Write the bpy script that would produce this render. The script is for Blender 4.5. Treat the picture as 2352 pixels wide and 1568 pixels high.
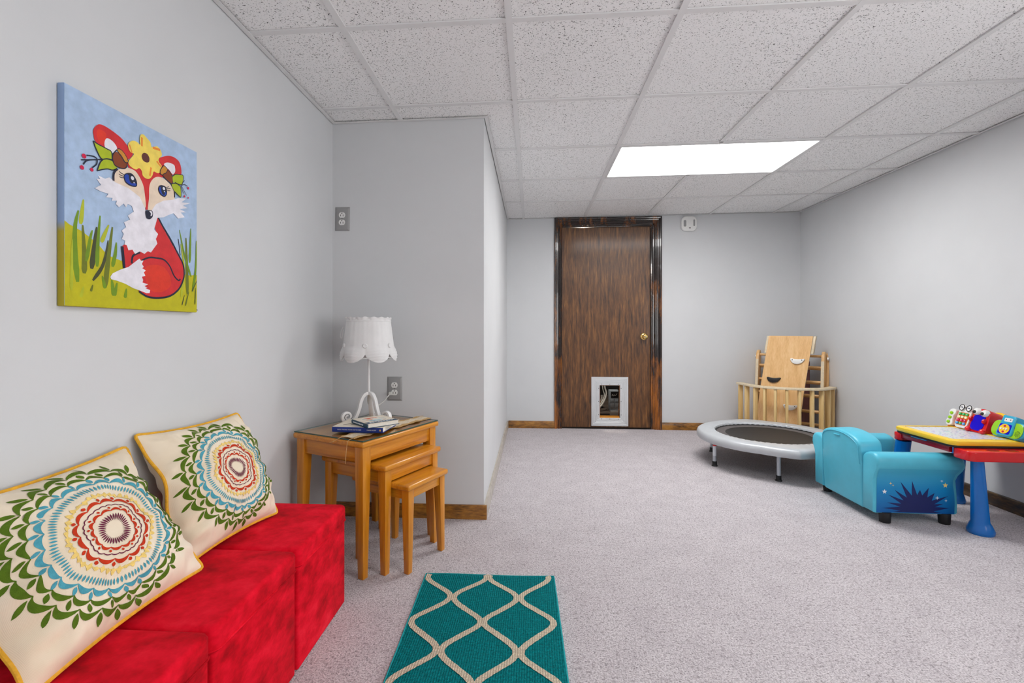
import bpy, bmesh, math, random
from mathutils import Vector, Matrix

for o in list(bpy.data.objects):
    bpy.data.objects.remove(o, do_unlink=True)
random.seed(7)
SC = bpy.context.scene
COL = SC.collection
PI = math.pi

# ------------------------------------------------------------------ camera
CAM_H = 0.995
cam_d = bpy.data.cameras.new('camera')
cam_d.sensor_width = 36.0
cam_d.sensor_fit = 'HORIZONTAL'
cam_d.lens = 36.0 * 1082.62 / 2352.0
cam_d.shift_x = 0.01001
cam_d.shift_y = -0.0120
cam_d.clip_start = 0.02
cam = bpy.data.objects.new('camera', cam_d)
COL.objects.link(cam)
cam.location = (0, 0, CAM_H)
cam.rotation_euler = (PI / 2, 0, 0.0635)
SC.camera = cam

# ------------------------------------------------------------------ world, light level, exposure
W = bpy.data.worlds.new('world')
SC.world = W
W.use_nodes = True
W.node_tree.nodes['Background'].inputs[0].default_value = (0.8, 0.85, 0.9, 1)
W.node_tree.nodes['Background'].inputs[1].default_value = 0.05
SC.view_settings.view_transform = 'Standard'
SC.view_settings.look = 'None'
SC.view_settings.gamma = 1.0
SC.view_settings.use_curve_mapping = False
SC.view_settings.exposure = 0.53
TROFFER_POWER = 13.0       # radiance of the lit ceiling panels
REAR_FILL_POWER = 3.2  # added ceiling panel out of view, helps light the room
FILL_WINDOW_POWER = 4.8         # glow of the added window, fill light from out of view

# ------------------------------------------------------------------ room dimensions
XL, XR, YB, YR = -1.067, 2.612, 4.763, -2.60
XA, YA = -0.251, 2.468                 # corner of the boxed-out alcove wall
ZC0, TILT = CAM_H + 1.1114, 0.0107
def zc(x): return ZC0 + TILT * x

# ------------------------------------------------------------------ helpers
def lin(c):
    r = []
    for v in c[:3]:
        v = v / 255.0
        r.append(v / 12.92 if v <= 0.04045 else ((v + 0.055) / 1.055) ** 2.4)
    return (r[0], r[1], r[2], 1.0)

class MB:
    """collects geometry for one mesh object"""
    def __init__(s): s.v = []; s.f = []
    def add(s, vs, fs, M=None):
        n = len(s.v)
        for p in vs:
            p = Vector(p)
            s.v.append(tuple(M @ p) if M else tuple(p))
        s.f += [tuple(i + n for i in f) for f in fs]
        return s
    def box(s, x0, x1, y0, y1, z0, z1, M=None):
        vs = [(x0,y0,z0),(x1,y0,z0),(x1,y1,z0),(x0,y1,z0),(x0,y0,z1),(x1,y0,z1),(x1,y1,z1),(x0,y1,z1)]
        return s.add(vs, [(0,3,2,1),(4,5,6,7),(0,1,5,4),(1,2,6,5),(2,3,7,6),(3,0,4,7)], M)
    def prism(s, pts, a0, a1, axis='z', M=None):
        n = len(pts)
        def mk(p, a):
            return {'z': (p[0], p[1], a), 'y': (p[0], a, p[1]), 'x': (a, p[0], p[1])}[axis]
        vs = [mk(p, a0) for p in pts] + [mk(p, a1) for p in pts]
        fs = [tuple(range(n))[::-1], tuple(range(n, 2 * n))]
        fs += [(i, (i + 1) % n, n + (i + 1) % n, n + i) for i in range(n)]
        return s.add(vs, fs, M)
    def lathe(s, prof, n=24, M=None, sx=1.0, sy=1.0):
        vs = []; fs = []
        for r, z in prof:
            for k in range(n):
                a = 2 * PI * k / n
                vs.append((r * sx * math.cos(a), r * sy * math.sin(a), z))
        m = len(prof)
        for i in range(m - 1):
            for k in range(n):
                k2 = (k + 1) % n
                fs.append((i*n+k, i*n+k2, (i+1)*n+k2, (i+1)*n+k))
        if prof[0][0] > 1e-6: fs.append(tuple(range(n))[::-1])
        if prof[-1][0] > 1e-6: fs.append(tuple(range((m-1)*n, m*n)))
        return s.add(vs, fs, M)
    def tube(s, path, r, n=8, closed=False, M=None):
        P = [Vector(p) for p in path]; m = len(P)
        rr = r if isinstance(r, (list, tuple)) else [r] * m
        vs = []; fs = []; up = None
        for i in range(m):
            a = P[(i-1) % m] if (closed or i > 0) else P[i]
            b = P[(i+1) % m] if (closed or i < m-1) else P[i]
            t = (b - a).normalized()
            if up is None:
                up = Vector((0,0,1)) if abs(t.z) < 0.9 else Vector((1,0,0))
            up = (up - t * up.dot(t))
            if up.length < 1e-6: up = t.orthogonal()
            up.normalize()
            sd = t.cross(up)
            for k in range(n):
                q = 2 * PI * k / n
                vs.append(P[i] + (sd * math.cos(q) + up * math.sin(q)) * rr[i])
        for i in range(m if closed else m - 1):
            j = (i + 1) % m
            for k in range(n):
                k2 = (k + 1) % n
                fs.append((i*n+k, i*n+k2, j*n+k2, j*n+k))
        if not closed:
            fs.append(tuple(range(n))[::-1]); fs.append(tuple(range((m-1)*n, m*n)))
        return s.add(vs, fs, M)
    def band(s, path, wid, thick, wdir, M=None):
        """flat bar of rectangular section swept along a path; wdir = direction of its width"""
        P = [Vector(p) for p in path]; wd = Vector(wdir).normalized(); m = len(P)
        vs = []; fs = []
        for i in range(m):
            t = (P[min(i+1, m-1)] - P[max(i-1, 0)]).normalized()
            nn = t.cross(wd).normalized()
            w = wid[i] if isinstance(wid, (list, tuple)) else wid
            h = thick[i] if isinstance(thick, (list, tuple)) else thick
            for a, b in ((-1,-1),(1,-1),(1,1),(-1,1)):
                vs.append(P[i] + wd * (a * w / 2) + nn * (b * h / 2))
        for i in range(m - 1):
            for k in range(4):
                k2 = (k + 1) % 4
                fs.append((i*4+k, i*4+k2, i*4+4+k2, i*4+4+k))
        fs.append((0,1,2,3)); fs.append((m*4-1, m*4-2, m*4-3, m*4-4))
        return s.add(vs, fs, M)
    def grid(s, fn, nu, nv, M=None, wrap=False):
        vs = [fn(i / nu, j / nv) for j in range(nv + 1) for i in range(nu if wrap else nu + 1)]
        w = nu if wrap else nu + 1
        fs = []
        for j in range(nv):
            for i in range(nu):
                i2 = (i + 1) % w
                fs.append((j*w+i, j*w+i2, (j+1)*w+i2, (j+1)*w+i))
        return s.add(vs, fs, M)
    def build(s, name, mat, parent=None, bevel=0.0, seg=2, smooth=True, angle=38, recalc=True):
        me = bpy.data.meshes.new(name)
        me.from_pydata([tuple(v) for v in s.v], [], s.f)
        bm = bmesh.new(); bm.from_mesh(me)
        if recalc: bmesh.ops.recalc_face_normals(bm, faces=bm.faces)
        if bevel > 0:
            es = [e for e in bm.edges if len(e.link_faces) == 2 and e.calc_face_angle(0) > math.radians(28)]
            if es:
                bmesh.ops.bevel(bm, geom=es, offset=bevel, segments=seg, profile=0.5, affect='EDGES', clamp_overlap=True)
        bm.to_mesh(me); bm.free()
        if smooth:
            for p in me.polygons: p.use_smooth = True
            me.set_sharp_from_angle(angle=math.radians(angle))
        me.materials.append(mat)
        return link(name, me, parent)

def link(name, me, parent=None):
    o = bpy.data.objects.new(name, me)
    COL.objects.link(o)
    if parent: o.parent = parent
    return o
def tag(o, label=None, cat=None, group=None, kind=None):
    if label: o['label'] = label
    if cat: o['category'] = cat
    if group: o['group'] = group
    if kind: o['kind'] = kind
    return o
def thing(name, label, cat, loc=(0,0,0), rot=(0,0,0), group=None):
    o = bpy.data.objects.new(name, None)
    COL.objects.link(o)
    o.empty_display_size = 0.05
    o.location = loc; o.rotation_euler = rot
    return tag(o, label, cat, group)
def struct(name, mb, mat, parent=None, **k):
    o = mb.build(name, mat, parent, **k)
    o['kind'] = 'structure'
    return o
def copy_tree(o, parent=None):
    c = o.copy(); COL.objects.link(c); c.parent = parent
    for ch in list(o.children): copy_tree(ch, c)
    return c
def spline(pts, n=6, closed=False):
    """Catmull-Rom through 2-D or 3-D points"""
    P = [Vector(p) for p in pts]; m = len(P); out = []
    for i in range(m if closed else m - 1):
        p0 = P[(i-1) % m] if (closed or i > 0) else P[i]
        p1 = P[i]; p2 = P[(i+1) % m]
        p3 = P[(i+2) % m] if (closed or i < m-2) else p2
        for k in range(n):
            t = k / n
            out.append(0.5 * ((2*p1) + (p2-p0)*t + (2*p0-5*p1+4*p2-p3)*t*t + (3*p1-p0-3*p2+p3)*t**3))
    if not closed: out.append(P[-1])
    return out
def rrect(x0, x1, y0, y1, r, n=5):
    out = []
    for cx, cy, a in ((x1-r, y1-r, 0), (x0+r, y1-r, 90), (x0+r, y0+r, 180), (x1-r, y0+r, 270)):
        for k in range(n + 1):
            q = math.radians(a + 90 * k / n)
            out.append((cx + r * math.cos(q), cy + r * math.sin(q)))
    return out
def circ(cx, cy, r, n=16, ry=None):
    return [(cx + r * math.cos(2*PI*k/n), cy + (ry or r) * math.sin(2*PI*k/n)) for k in range(n)]
def frame(o, x, y, z):
    """matrix from local axes given as world vectors"""
    x, y, z = Vector(x), Vector(y), Vector(z)
    return Matrix(((x.x, y.x, z.x, o[0]), (x.y, y.y, z.y, o[1]), (x.z, y.z, z.z, o[2]), (0, 0, 0, 1)))
def text_mesh(body, size, align='CENTER', depth=0.0):
    cu = bpy.data.curves.new('text', 'FONT')
    cu.body = body; cu.size = size; cu.align_x = align; cu.align_y = 'CENTER'; cu.extrude = depth
    o = bpy.data.objects.new('text', cu); COL.objects.link(o)
    bpy.context.view_layer.update()
    me = bpy.data.meshes.new_from_object(o)
    bpy.data.objects.remove(o, do_unlink=True)
    return me
def text_obj(name, body, size, mat, M, parent, align='CENTER', sx=1.0):
    me = text_mesh(body, size, align)
    me.transform(M @ Matrix.Diagonal((sx, 1, 1, 1)))
    me.materials.clear(); me.materials.append(mat)
    return link(name, me, parent)

# ------------------------------------------------------------------ materials
def nodes(name):
    m = bpy.data.materials.new(name); m.use_nodes = True
    nt = m.node_tree
    return m, nt, nt.nodes['Principled BSDF']
def N(nt, t, **k):
    n = nt.nodes.new(t)
    for a, b in k.items():
        if a in n.inputs: n.inputs[a].default_value = b
        else: setattr(n, a, b)
    return n
def mapped(nt, scale=(1,1,1), rot=(0,0,0)):
    tc = N(nt, 'ShaderNodeTexCoord'); mp = N(nt, 'ShaderNodeMapping')
    mp.inputs['Scale'].default_value = scale; mp.inputs['Rotation'].default_value = rot
    nt.links.new(tc.outputs['Object'], mp.inputs['Vector'])
    return mp.outputs['Vector']
def noise(nt, vec, scale, detail=3, rough=0.55):
    n = N(nt, 'ShaderNodeTexNoise')
    n.inputs['Scale'].default_value = scale; n.inputs['Detail'].default_value = detail
    n.inputs['Roughness'].default_value = rough
    nt.links.new(vec, n.inputs['Vector'])
    return n.outputs['Fac']
def ramp(nt, fac, stops):
    r = N(nt, 'ShaderNodeValToRGB')
    while len(r.color_ramp.elements) < len(stops): r.color_ramp.elements.new(0.5)
    for e, (p, c) in zip(r.color_ramp.elements, stops):
        e.position = p; e.color = c if len(c) == 4 and max(c) <= 1.0 else lin(c)
    nt.links.new(fac, r.inputs['Fac'])
    return r.outputs['Color']
def mixc(nt, fac, a, b, mode='MIX'):
    m = N(nt, 'ShaderNodeMix', data_type='RGBA', blend_type=mode)
    for sock, v in ((m.inputs[0], fac), (m.inputs[6], a), (m.inputs[7], b)):
        if isinstance(v, bpy.types.NodeSocket): nt.links.new(v, sock)
        else: sock.default_value = v
    return m.outputs[2]
def bump(nt, bs, h, strength, dist=0.002):
    b = N(nt, 'ShaderNodeBump')
    b.inputs['Strength'].default_value = strength; b.inputs['Distance'].default_value = dist
    nt.links.new(h, b.inputs['Height']); nt.links.new(b.outputs['Normal'], bs.inputs['Normal'])
def M_plain(name, rgb, rough=0.5, metal=0.0, var=0.06, scale=14, bmp=0, bscale=200, coat=0, spec=0.5, sheen=0):
    m, nt, bs = nodes(name)
    v = mapped(nt)
    f = noise(nt, v, scale, 3)
    c = lin(rgb)
    lo = tuple(x * (1 - var) for x in c[:3]) + (1,); hi = tuple(min(1, x * (1 + var)) for x in c[:3]) + (1,)
    nt.links.new(ramp(nt, f, [(0.3, lo), (0.7, hi)]), bs.inputs['Base Color'])
    bs.inputs['Roughness'].default_value = rough; bs.inputs['Metallic'].default_value = metal
    bs.inputs['Specular IOR Level'].default_value = spec
    bs.inputs['Coat Weight'].default_value = coat
    bs.inputs['Sheen Weight'].default_value = sheen
    if bmp: bump(nt, bs, noise(nt, v, bscale, 2), bmp)
    return m
def M_wood(name, stops, grain='z', scale=(40, 2.5), rough=0.35, fine=220, coat=0.2, bmp=0.15):
    m, nt, bs = nodes(name)
    a, b = scale
    sc = {'x': (b, a, a), 'y': (a, b, a), 'z': (a, a, b)}[grain]
    v = mapped(nt, sc)
    f1 = noise(nt, v, 1.0, 6, 0.62)
    sc2 = {'x': (b*3, fine, fine), 'y': (fine, b*3, fine), 'z': (fine, fine, b*3)}[grain]
    f2 = noise(nt, mapped(nt, sc2), 1.0, 2)
    mx = N(nt, 'ShaderNodeMath', operation='MULTIPLY_ADD')
    nt.links.new(f2, mx.inputs[0]); mx.inputs[1].default_value = 0.35
    ad = N(nt, 'ShaderNodeMath', operation='MULTIPLY'); nt.links.new(f1, ad.inputs[0]); ad.inputs[1].default_value = 0.68
    nt.links.new(ad.outputs[0], mx.inputs[2])
    nt.links.new(ramp(nt, mx.outputs[0], stops), bs.inputs['Base Color'])
    bs.inputs['Roughness'].default_value = rough; bs.inputs['Coat Weight'].default_value = coat
    bs.inputs['Coat Roughness'].default_value = 0.15
    if bmp: bump(nt, bs, mx.outputs[0], bmp, 0.001)
    return m

def make_materials():
    T = {}
    # painted walls
    m, nt, bs = nodes('wall_paint'); v = mapped(nt)
    nt.links.new(ramp(nt, noise(nt, v, 3.0, 4), [(0.3, (207,209,211)), (0.7, (211,213,215))]), bs.inputs['Base Color'])
    bs.inputs['Roughness'].default_value = 0.62
    bump(nt, bs, noise(nt, v, 160, 3), 0.08, 0.001); T['wall'] = m
    # carpet
    m, nt, bs = nodes('carpet'); v = mapped(nt)
    f1 = noise(nt, v, 190, 3, 0.7); f2 = noise(nt, v, 9, 4); f3 = noise(nt, v, 75, 2)
    c1 = ramp(nt, f1, [(0.30, (92,86,89)), (0.42, (188,181,185)), (0.58, (224,218,221)), (0.78, (247,243,245))])
    c2 = ramp(nt, f2, [(0.3, (240,239,240)), (0.7, (255,255,255))])
    c3 = ramp(nt, f3, [(0.28, (186,180,182)), (0.48, (255,255,255))])
    nt.links.new(mixc(nt, 0.75, mixc(nt, 1.0, c1, c2, 'MULTIPLY'), c3, 'MULTIPLY'), bs.inputs['Base Color'])
    bs.inputs['Roughness'].default_value = 0.95; bs.inputs['Specular IOR Level'].default_value = 0.1
    bs.inputs['Sheen Weight'].default_value = 0.15
    bump(nt, bs, f1, 0.9, 0.006); T['carpet'] = m
    # acoustic ceiling tile: short fissures
    m, nt, bs = nodes('ceiling_tile_board')
    fa = noise(nt, mapped(nt, (1, 2.3, 1), (0, 0, 0.5)), 100, 2, 0.5)
    fb = noise(nt, mapped(nt, (2.3, 1, 1), (0, 0, -0.4)), 108, 2, 0.5)
    fc = noise(nt, mapped(nt), 190, 1, 0.5)
    W_, D_ = (1,1,1,1), (0.07,0.07,0.07,1)
    ra = ramp(nt, fa, [(0.635, W_), (0.70, D_)]); rb = ramp(nt, fb, [(0.64, W_), (0.705, D_)]); rc = ramp(nt, fc, [(0.67, W_), (0.74, (0.5,0.5,0.5,1))])
    pits = mixc(nt, 1.0, mixc(nt, 1.0, ra, rb, 'MULTIPLY'), rc, 'MULTIPLY')
    nt.links.new(mixc(nt, 1.0, lin((247,247,247)), pits, 'MULTIPLY'), bs.inputs['Base Color'])
    bs.inputs['Roughness'].default_value = 0.9
    bw = N(nt, 'ShaderNodeRGBToBW'); nt.links.new(pits, bw.inputs[0])
    bump(nt, bs, bw.outputs[0], 0.5, 0.002); T['tile'] = m
    T['tee'] = M_plain('grid_white_metal', (228,228,228), 0.45, var=0.02)
    T['plenum'] = M_plain('plenum_dark', (40,40,42), 0.9)
    # emitting surfaces; the rear panel and the window are added, out of view
    for nm, pw in (('diffuser_lit', TROFFER_POWER), ('diffuser_fill', REAR_FILL_POWER), ('fill_window_glow', FILL_WINDOW_POWER)):
        m, nt, bs = nodes(nm)
        bs.inputs['Base Color'].default_value = (0.9, 0.9, 0.9, 1)
        bs.inputs['Emission Color'].default_value = (1.0, 0.99, 0.98, 1)
        bs.inputs['Emission Strength'].default_value = pw
        T[nm] = m
    # woods
    T['door'] = M_wood('door_veneer', [(0.34, (38,22,10)), (0.45, (78,47,20)), (0.54, (100,63,29)), (0.68, (138,93,46))], 'z', (46, 5), 0.45, 330, 0.15, 0.25)
    m, nt, bs = nodes('casing_worn_wood'); v = mapped(nt, (14, 14, 2.2))
    spz = N(nt, 'ShaderNodeSeparateXYZ'); nt.links.new(mapped(nt), spz.inputs[0])
    mz = N(nt, 'ShaderNodeMapRange'); mz.inputs['From Min'].default_value = 0.74; mz.inputs['From Max'].default_value = 0.68; mz.inputs['To Max'].default_value = 0.13
    nt.links.new(spz.outputs['Z'], mz.inputs['Value'])
    az = N(nt, 'ShaderNodeMath', operation='ADD'); nt.links.new(mz.outputs[0], az.inputs[0]); nt.links.new(noise(nt, v, 1.0, 6, 0.7), az.inputs[1])
    base = ramp(nt, az.outputs[0], [(0.36, (22,17,17)), (0.52, (46,32,26)), (0.60, (112,66,28)), (0.74, (166,100,40))])
    nt.links.new(base, bs.inputs['Base Color']); bs.inputs['Roughness'].default_value = 0.22; bs.inputs['Coat Weight'].default_value = 0.5
    bump(nt, bs, noise(nt, mapped(nt, (60,60,12)), 1, 3), 0.2, 0.001); T['casing'] = m
    for key, st in (('base', [(0.34, (52,32,12)), (0.46, (120,78,26)), (0.58, (160,108,38)), (0.75, (184,132,56))]),
                    ('base_dark', [(0.36, (26,20,16)), (0.52, (58,42,26)), (0.68, (108,80,44))]),
                    ('base_pale', [(0.30, (96,84,66)), (0.44, (170,162,150)), (0.7, (196,190,180))])):  # alcove side: grazing glare painted in as a paler wood colour
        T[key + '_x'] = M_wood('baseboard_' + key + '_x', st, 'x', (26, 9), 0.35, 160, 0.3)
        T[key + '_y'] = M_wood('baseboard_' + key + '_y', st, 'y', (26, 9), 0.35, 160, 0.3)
    oak = [(0.28, (150,84,6)), (0.46, (198,124,20)), (0.60, (214,142,32)), (0.78, (230,164,58))]
    for g in 'xyz': T['oak_' + g] = M_wood('honey_oak_' + g, oak, g, (34, 2.2), 0.3, 190, 0.35)
    beech = [(0.28, (204,152,92)), (0.48, (224,178,118)), (0.62, (232,190,134)), (0.8, (240,206,156))]
    for g in 'xyz': T['beech_' + g] = M_wood('beech_' + g, beech, g, (30, 2.0), 0.42, 200, 0.15)
    T['birch_edge'] = M_plain('plywood_edge_pale', (222,206,176), 0.5, var=0.08, scale=60)
    T['birch_y'] = M_wood('birch_strip', [(0.3, (198,160,96)), (0.5, (222,190,130)), (0.75, (234,210,160))], 'z', (40, 2), 0.45)
    # fabrics
    m, nt, bs = nodes('red_suede')
    v = mapped(nt, (1, 1, 1.6)); f = noise(nt, v, 9, 5, 0.65)
    nt.links.new(ramp(nt, f, [(0.30, (150,0,14)), (0.45, (204,2,28)), (0.57, (230,12,42)), (0.75, (250,44,64))]), bs.inputs['Base Color'])
    bs.inputs['Roughness'].default_value = 0.9; bs.inputs['Sheen Weight'].default_value = 0.12
    bs.inputs['Sheen Tint'].default_value = lin((255,90,100)); bs.inputs['Specular IOR Level'].default_value = 0.15
    bump(nt, bs, noise(nt, mapped(nt), 30, 4), 0.25, 0.004); T['suede'] = m
    m, nt, bs = nodes('cream_linen'); v = mapped(nt)
    nt.links.new(ramp(nt, noise(nt, v, 7, 4), [(0.3, (230,212,184)), (0.7, (244,232,212))]), bs.inputs['Base Color'])
    bs.inputs['Roughness'].default_value = 0.85; bs.inputs['Sheen Weight'].default_value = 0.1; bs.inputs['Specular IOR Level'].default_value = 0.2
    w1 = N(nt, 'ShaderNodeTexWave'); w1.inputs['Scale'].default_value = 260; nt.links.new(v, w1.inputs['Vector'])
    bump(nt, bs, w1.outputs['Fac'], 0.12, 0.001); T['linen'] = m
    for k, c in dict(piping=(224,168,52), th_green=(84,112,24), th_blue=(78,158,176), th_yellow=(238,206,120), th_red=(196,56,24), th_plum=(110,34,66)).items():
        T[k] = M_plain('thread_' + k, c, 0.8, var=0.14, scale=90, bmp=0.3, bscale=500, spec=0.2)
    T['lampcloth'] = M_plain('white_voile', (226,226,226), 0.85, var=0.03, bmp=0.1, bscale=400, spec=0.2)
    m = M_plain('rug_teal_pile', (0,140,146), 0.9, var=0.3, scale=120, spec=0.1); nt = m.node_tree; bs = nt.nodes['Principled BSDF']
    def ribs(nt, bs):
        v2 = mapped(nt, (1, 1, 1), (0, 0, 0.03))
        wv = N(nt, 'ShaderNodeTexWave', wave_type='BANDS', bands_direction='X'); wv.inputs['Scale'].default_value = 42; wv.inputs['Distortion'].default_value = 1.2; wv.inputs['Detail'].default_value = 1
        nt.links.new(v2, wv.inputs['Vector'])
        wy = N(nt, 'ShaderNodeTexWave', wave_type='BANDS', bands_direction='Y'); wy.inputs['Scale'].default_value = 60; wy.inputs['Distortion'].default_value = 2.0
        nt.links.new(v2, wy.inputs['Vector'])
        mu = N(nt, 'ShaderNodeMath', operation='MULTIPLY'); nt.links.new(wv.outputs['Fac'], mu.inputs[0]); nt.links.new(wy.outputs['Fac'], mu.inputs[1])
        bump(nt, bs, mu.outputs[0], 0.9, 0.004)
        old = bs.inputs['Base Color'].links[0].from_socket
        nt.links.new(mixc(nt, 0.6, old, ramp(nt, mu.outputs[0], [(0.0, (140,140,140)), (0.55, (255,255,255))]), 'MULTIPLY'), bs.inputs['Base Color'])
    ribs(nt, bs); T['rug'] = m
    m = M_plain('rug_cream_pile', (246,230,204), 0.9, var=0.1, scale=120, spec=0.1); ribs(m.node_tree, m.node_tree.nodes['Principled BSDF']); T['rug_cream'] = m
    T['rug_edge'] = M_plain('rug_binding', (0,150,156), 0.85, var=0.15, scale=200)
    T['burlap'] = M_plain('burlap', (206,170,118), 0.95, var=0.2, scale=120, bmp=0.6, bscale=600, spec=0.1)
    T['lace'] = M_plain('lace', (226,210,184), 0.9, var=0.2, scale=160, bmp=0.4, bscale=400, spec=0.1)
    # plastics, metals
    T['white'] = M_plain('white_plastic', (232,232,230), 0.35, var=0.01)
    T['enamel'] = M_plain('white_enamel', (230,230,230), 0.4, var=0.03)
    T['plate'] = M_plain('grey_painted_plate', (150,150,150), 0.45, var=0.02)
    T['black'] = M_plain('black_rubber', (18,18,20), 0.55)
    T['slot'] = M_plain('dark_slot', (8,8,8), 0.8)
    T['alu'] = M_plain('satin_aluminium', (214,216,218), 0.4, 0.35, var=0.03)
    T['chrome'] = M_plain('steel_screw', (150,150,150), 0.25, 1.0)
    T['brass'] = M_plain('polished_brass', (230,196,120), 0.14, 1.0, var=0.05)
    T['steel_grey'] = M_plain('silver_paint', (178,184,192), 0.32, 0.4, var=0.04)
    T['vinyl'] = M_plain('silver_vinyl', (186,190,194), 0.36, 0.1, var=0.04, bmp=0.15, bscale=40)
    m = M_plain('mat_weave', (88,83,82), 0.55, var=0.15, scale=60, bmp=0.2, bscale=900); T['mat'] = m
    T['vinyl_turq'] = M_plain('turquoise_vinyl', (82,186,212), 0.38, var=0.04, bmp=0.12, bscale=300)
    m, nt, bs = nodes('printed_blue_vinyl'); v = mapped(nt)
    sp = N(nt, 'ShaderNodeSeparateXYZ'); nt.links.new(v, sp.inputs[0])
    mr = N(nt, 'ShaderNodeMapRange'); mr.inputs['From Min'].default_value = 0.05; mr.inputs['From Max'].default_value = 0.285
    nt.links.new(sp.outputs['Z'], mr.inputs['Value'])
    nt.links.new(ramp(nt, mr.outputs[0], [(0.0, (0,92,168)), (0.55, (0,134,194)), (1.0, (70,176,206))]), bs.inputs['Base Color'])
    bs.inputs['Roughness'].default_value = 0.4; T['print_blue'] = m
    T['navy'] = M_plain('navy_print', (10,26,92), 0.5)
    T['star_y'] = M_plain('pale_yellow_print', (244,214,130), 0.5)
    T['star_w'] = M_plain('white_print', (236,240,246), 0.5)
    for k, c in dict(pl_red=(214,14,24), pl_dkred=(150,6,30), pl_yellow=(246,204,50), pl_blue=(8,106,190), pl_sky=(44,168,206), pl_lime=(146,206,20), pl_orange=(246,118,14),
                     pl_screen=(20,10,200), pl_green=(44,182,92), pl_magenta=(208,20,84), pl_lightblue=(60,160,226), pl_cream=(246,232,180)).items():
        T[k] = M_plain('plastic_' + k, c, 0.22, var=0.03, coat=0.2)
    # glass sheet
    m, nt, bs = nodes('sheet_glass')
    nt.nodes.remove(bs)
    tr_ = N(nt, 'ShaderNodeBsdfTransparent'); tr_.inputs[0].default_value = (0.955, 0.985, 0.97, 1)
    gl_ = N(nt, 'ShaderNodeBsdfGlossy'); gl_.inputs['Roughness'].default_value = 0.03
    fr_ = N(nt, 'ShaderNodeFresnel'); fr_.inputs[0].default_value = 1.5
    mx_ = N(nt, 'ShaderNodeMixShader')
    ge_ = N(nt, 'ShaderNodeNewGeometry'); sb_ = N(nt, 'ShaderNodeMath', operation='SUBTRACT', use_clamp=True)
    nt.links.new(fr_.outputs[0], sb_.inputs[0]); nt.links.new(ge_.outputs['Backfacing'], sb_.inputs[1])
    nt.links.new(sb_.outputs[0], mx_.inputs[0]); nt.links.new(tr_.outputs[0], mx_.inputs[1]); nt.links.new(gl_.outputs[0], mx_.inputs[2])
    nt.links.new(mx_.outputs[0], nt.nodes['Material Output'].inputs['Surface']); T['glass'] = m
    T['glass_edge'] = M_plain('glass_green_edge', (36,74,66), 0.15, var=0.1)
    # books
    T['bk_navy'] = M_plain('navy_cloth', (18,48,130), 0.6); T['bk_page'] = M_plain('page_paper', (232,226,214), 0.8, var=0.06, scale=300)
    T['bk_cover'] = M_plain('cream_cover', (226,216,198), 0.6, var=0.05); T['bk_teal'] = M_plain('teal_spine', (10,64,92), 0.4, var=0.35, scale=30)
    T['gold'] = M_plain('gold_foil', (226,180,90), 0.35, 0.3); T['ink'] = M_plain('black_ink', (20,20,24), 0.6)
    m, nt, bs = nodes('watercolour_cover'); v = mapped(nt)
    nt.links.new(ramp(nt, noise(nt, v, 16, 2), [(0.34, (52,150,178)), (0.44, (196,220,226)), (0.52, (236,226,206)), (0.60, (226,120,74)), (0.7, (206,60,44))]), bs.inputs['Base Color'])
    bs.inputs['Roughness'].default_value = 0.25; T['bk_art'] = m
    # activity mat: rows of small coloured marks
    m, nt, bs = nodes('printed_activity_sheet')
    vo = N(nt, 'ShaderNodeTexVoronoi'); vo.inputs['Scale'].default_value = 60; nt.links.new(mapped(nt, (1, 1.3, 1)), vo.inputs['Vector'])
    hs = N(nt, 'ShaderNodeHueSaturation'); hs.inputs['Saturation'].default_value = 1.0; hs.inputs['Value'].default_value = 0.75; nt.links.new(vo.outputs['Color'], hs.inputs['Color'])
    mk = ramp(nt, vo.outputs['Distance'], [(0.26, (1,1,1,1)), (0.34, (0,0,0,1))])
    nt.links.new(mixc(nt, mk, lin((218,224,230)), hs.outputs['Color']), bs.inputs['Base Color'])
    bs.inputs['Roughness'].default_value = 0.25; T['sheet'] = m
    T['plum'] = M_plain('plum_fabric', (160,120,126), 0.9, var=0.12, scale=10); T['pink'] = M_plain('pink_fabric', (190,50,120), 0.85)
    T['util_floor'] = M_wood('dusty_boards', [(0.3, (52,44,42)), (0.5, (86,76,70)), (0.75, (120,108,98))], 'x', (14, 1.5), 0.7, 60, 0)
    T['util_wall'] = M_plain('dark_utility_wall', (30,28,30), 0.9)
    T['dev_grey'] = M_plain('grey_blue_housing', (170,182,196), 0.5, var=0.1, scale=60); T['copper'] = M_plain('copper_pipe', (190,120,60), 0.35, 0.8)
    T['cord_w'] = M_plain('white_cord', (218,218,214), 0.5)
    # painting pigments
    for k, c in dict(sky=(168,192,222), ground=(188,182,24), grass=(112,146,30), grassy=(176,184,44), olive=(108,118,34), dkgrass=(70,74,44), red=(206,44,48), redorange=(218,56,36),
                     navy=(28,32,54), white=(230,228,236), cream=(232,212,190), leaf=(170,188,30), acorn=(134,62,26), amber=(200,138,48), berry=(206,26,74), yellow=(240,214,96),
                     orange=(236,140,50), brown=(96,48,42), blue=(26,66,170)).items():
        T['pt_' + k] = M_plain('pigment_' + k, c, 0.55, var=0.09, scale=40, bmp=0.15, bscale=300, spec=0.3)
    m, nt, bs = nodes('canvas_side_paint'); v = mapped(nt)
    sp = N(nt, 'ShaderNodeSeparateXYZ'); nt.links.new(v, sp.inputs[0])
    nt.links.new(ramp(nt, sp.outputs['Z'], [(0.17, (176,160,20)), (0.19, (140,166,206))]), bs.inputs['Base Color']); bs.inputs['Roughness'].default_value = 0.6
    T['canvas_side'] = m
    return T
T = make_materials()
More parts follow.
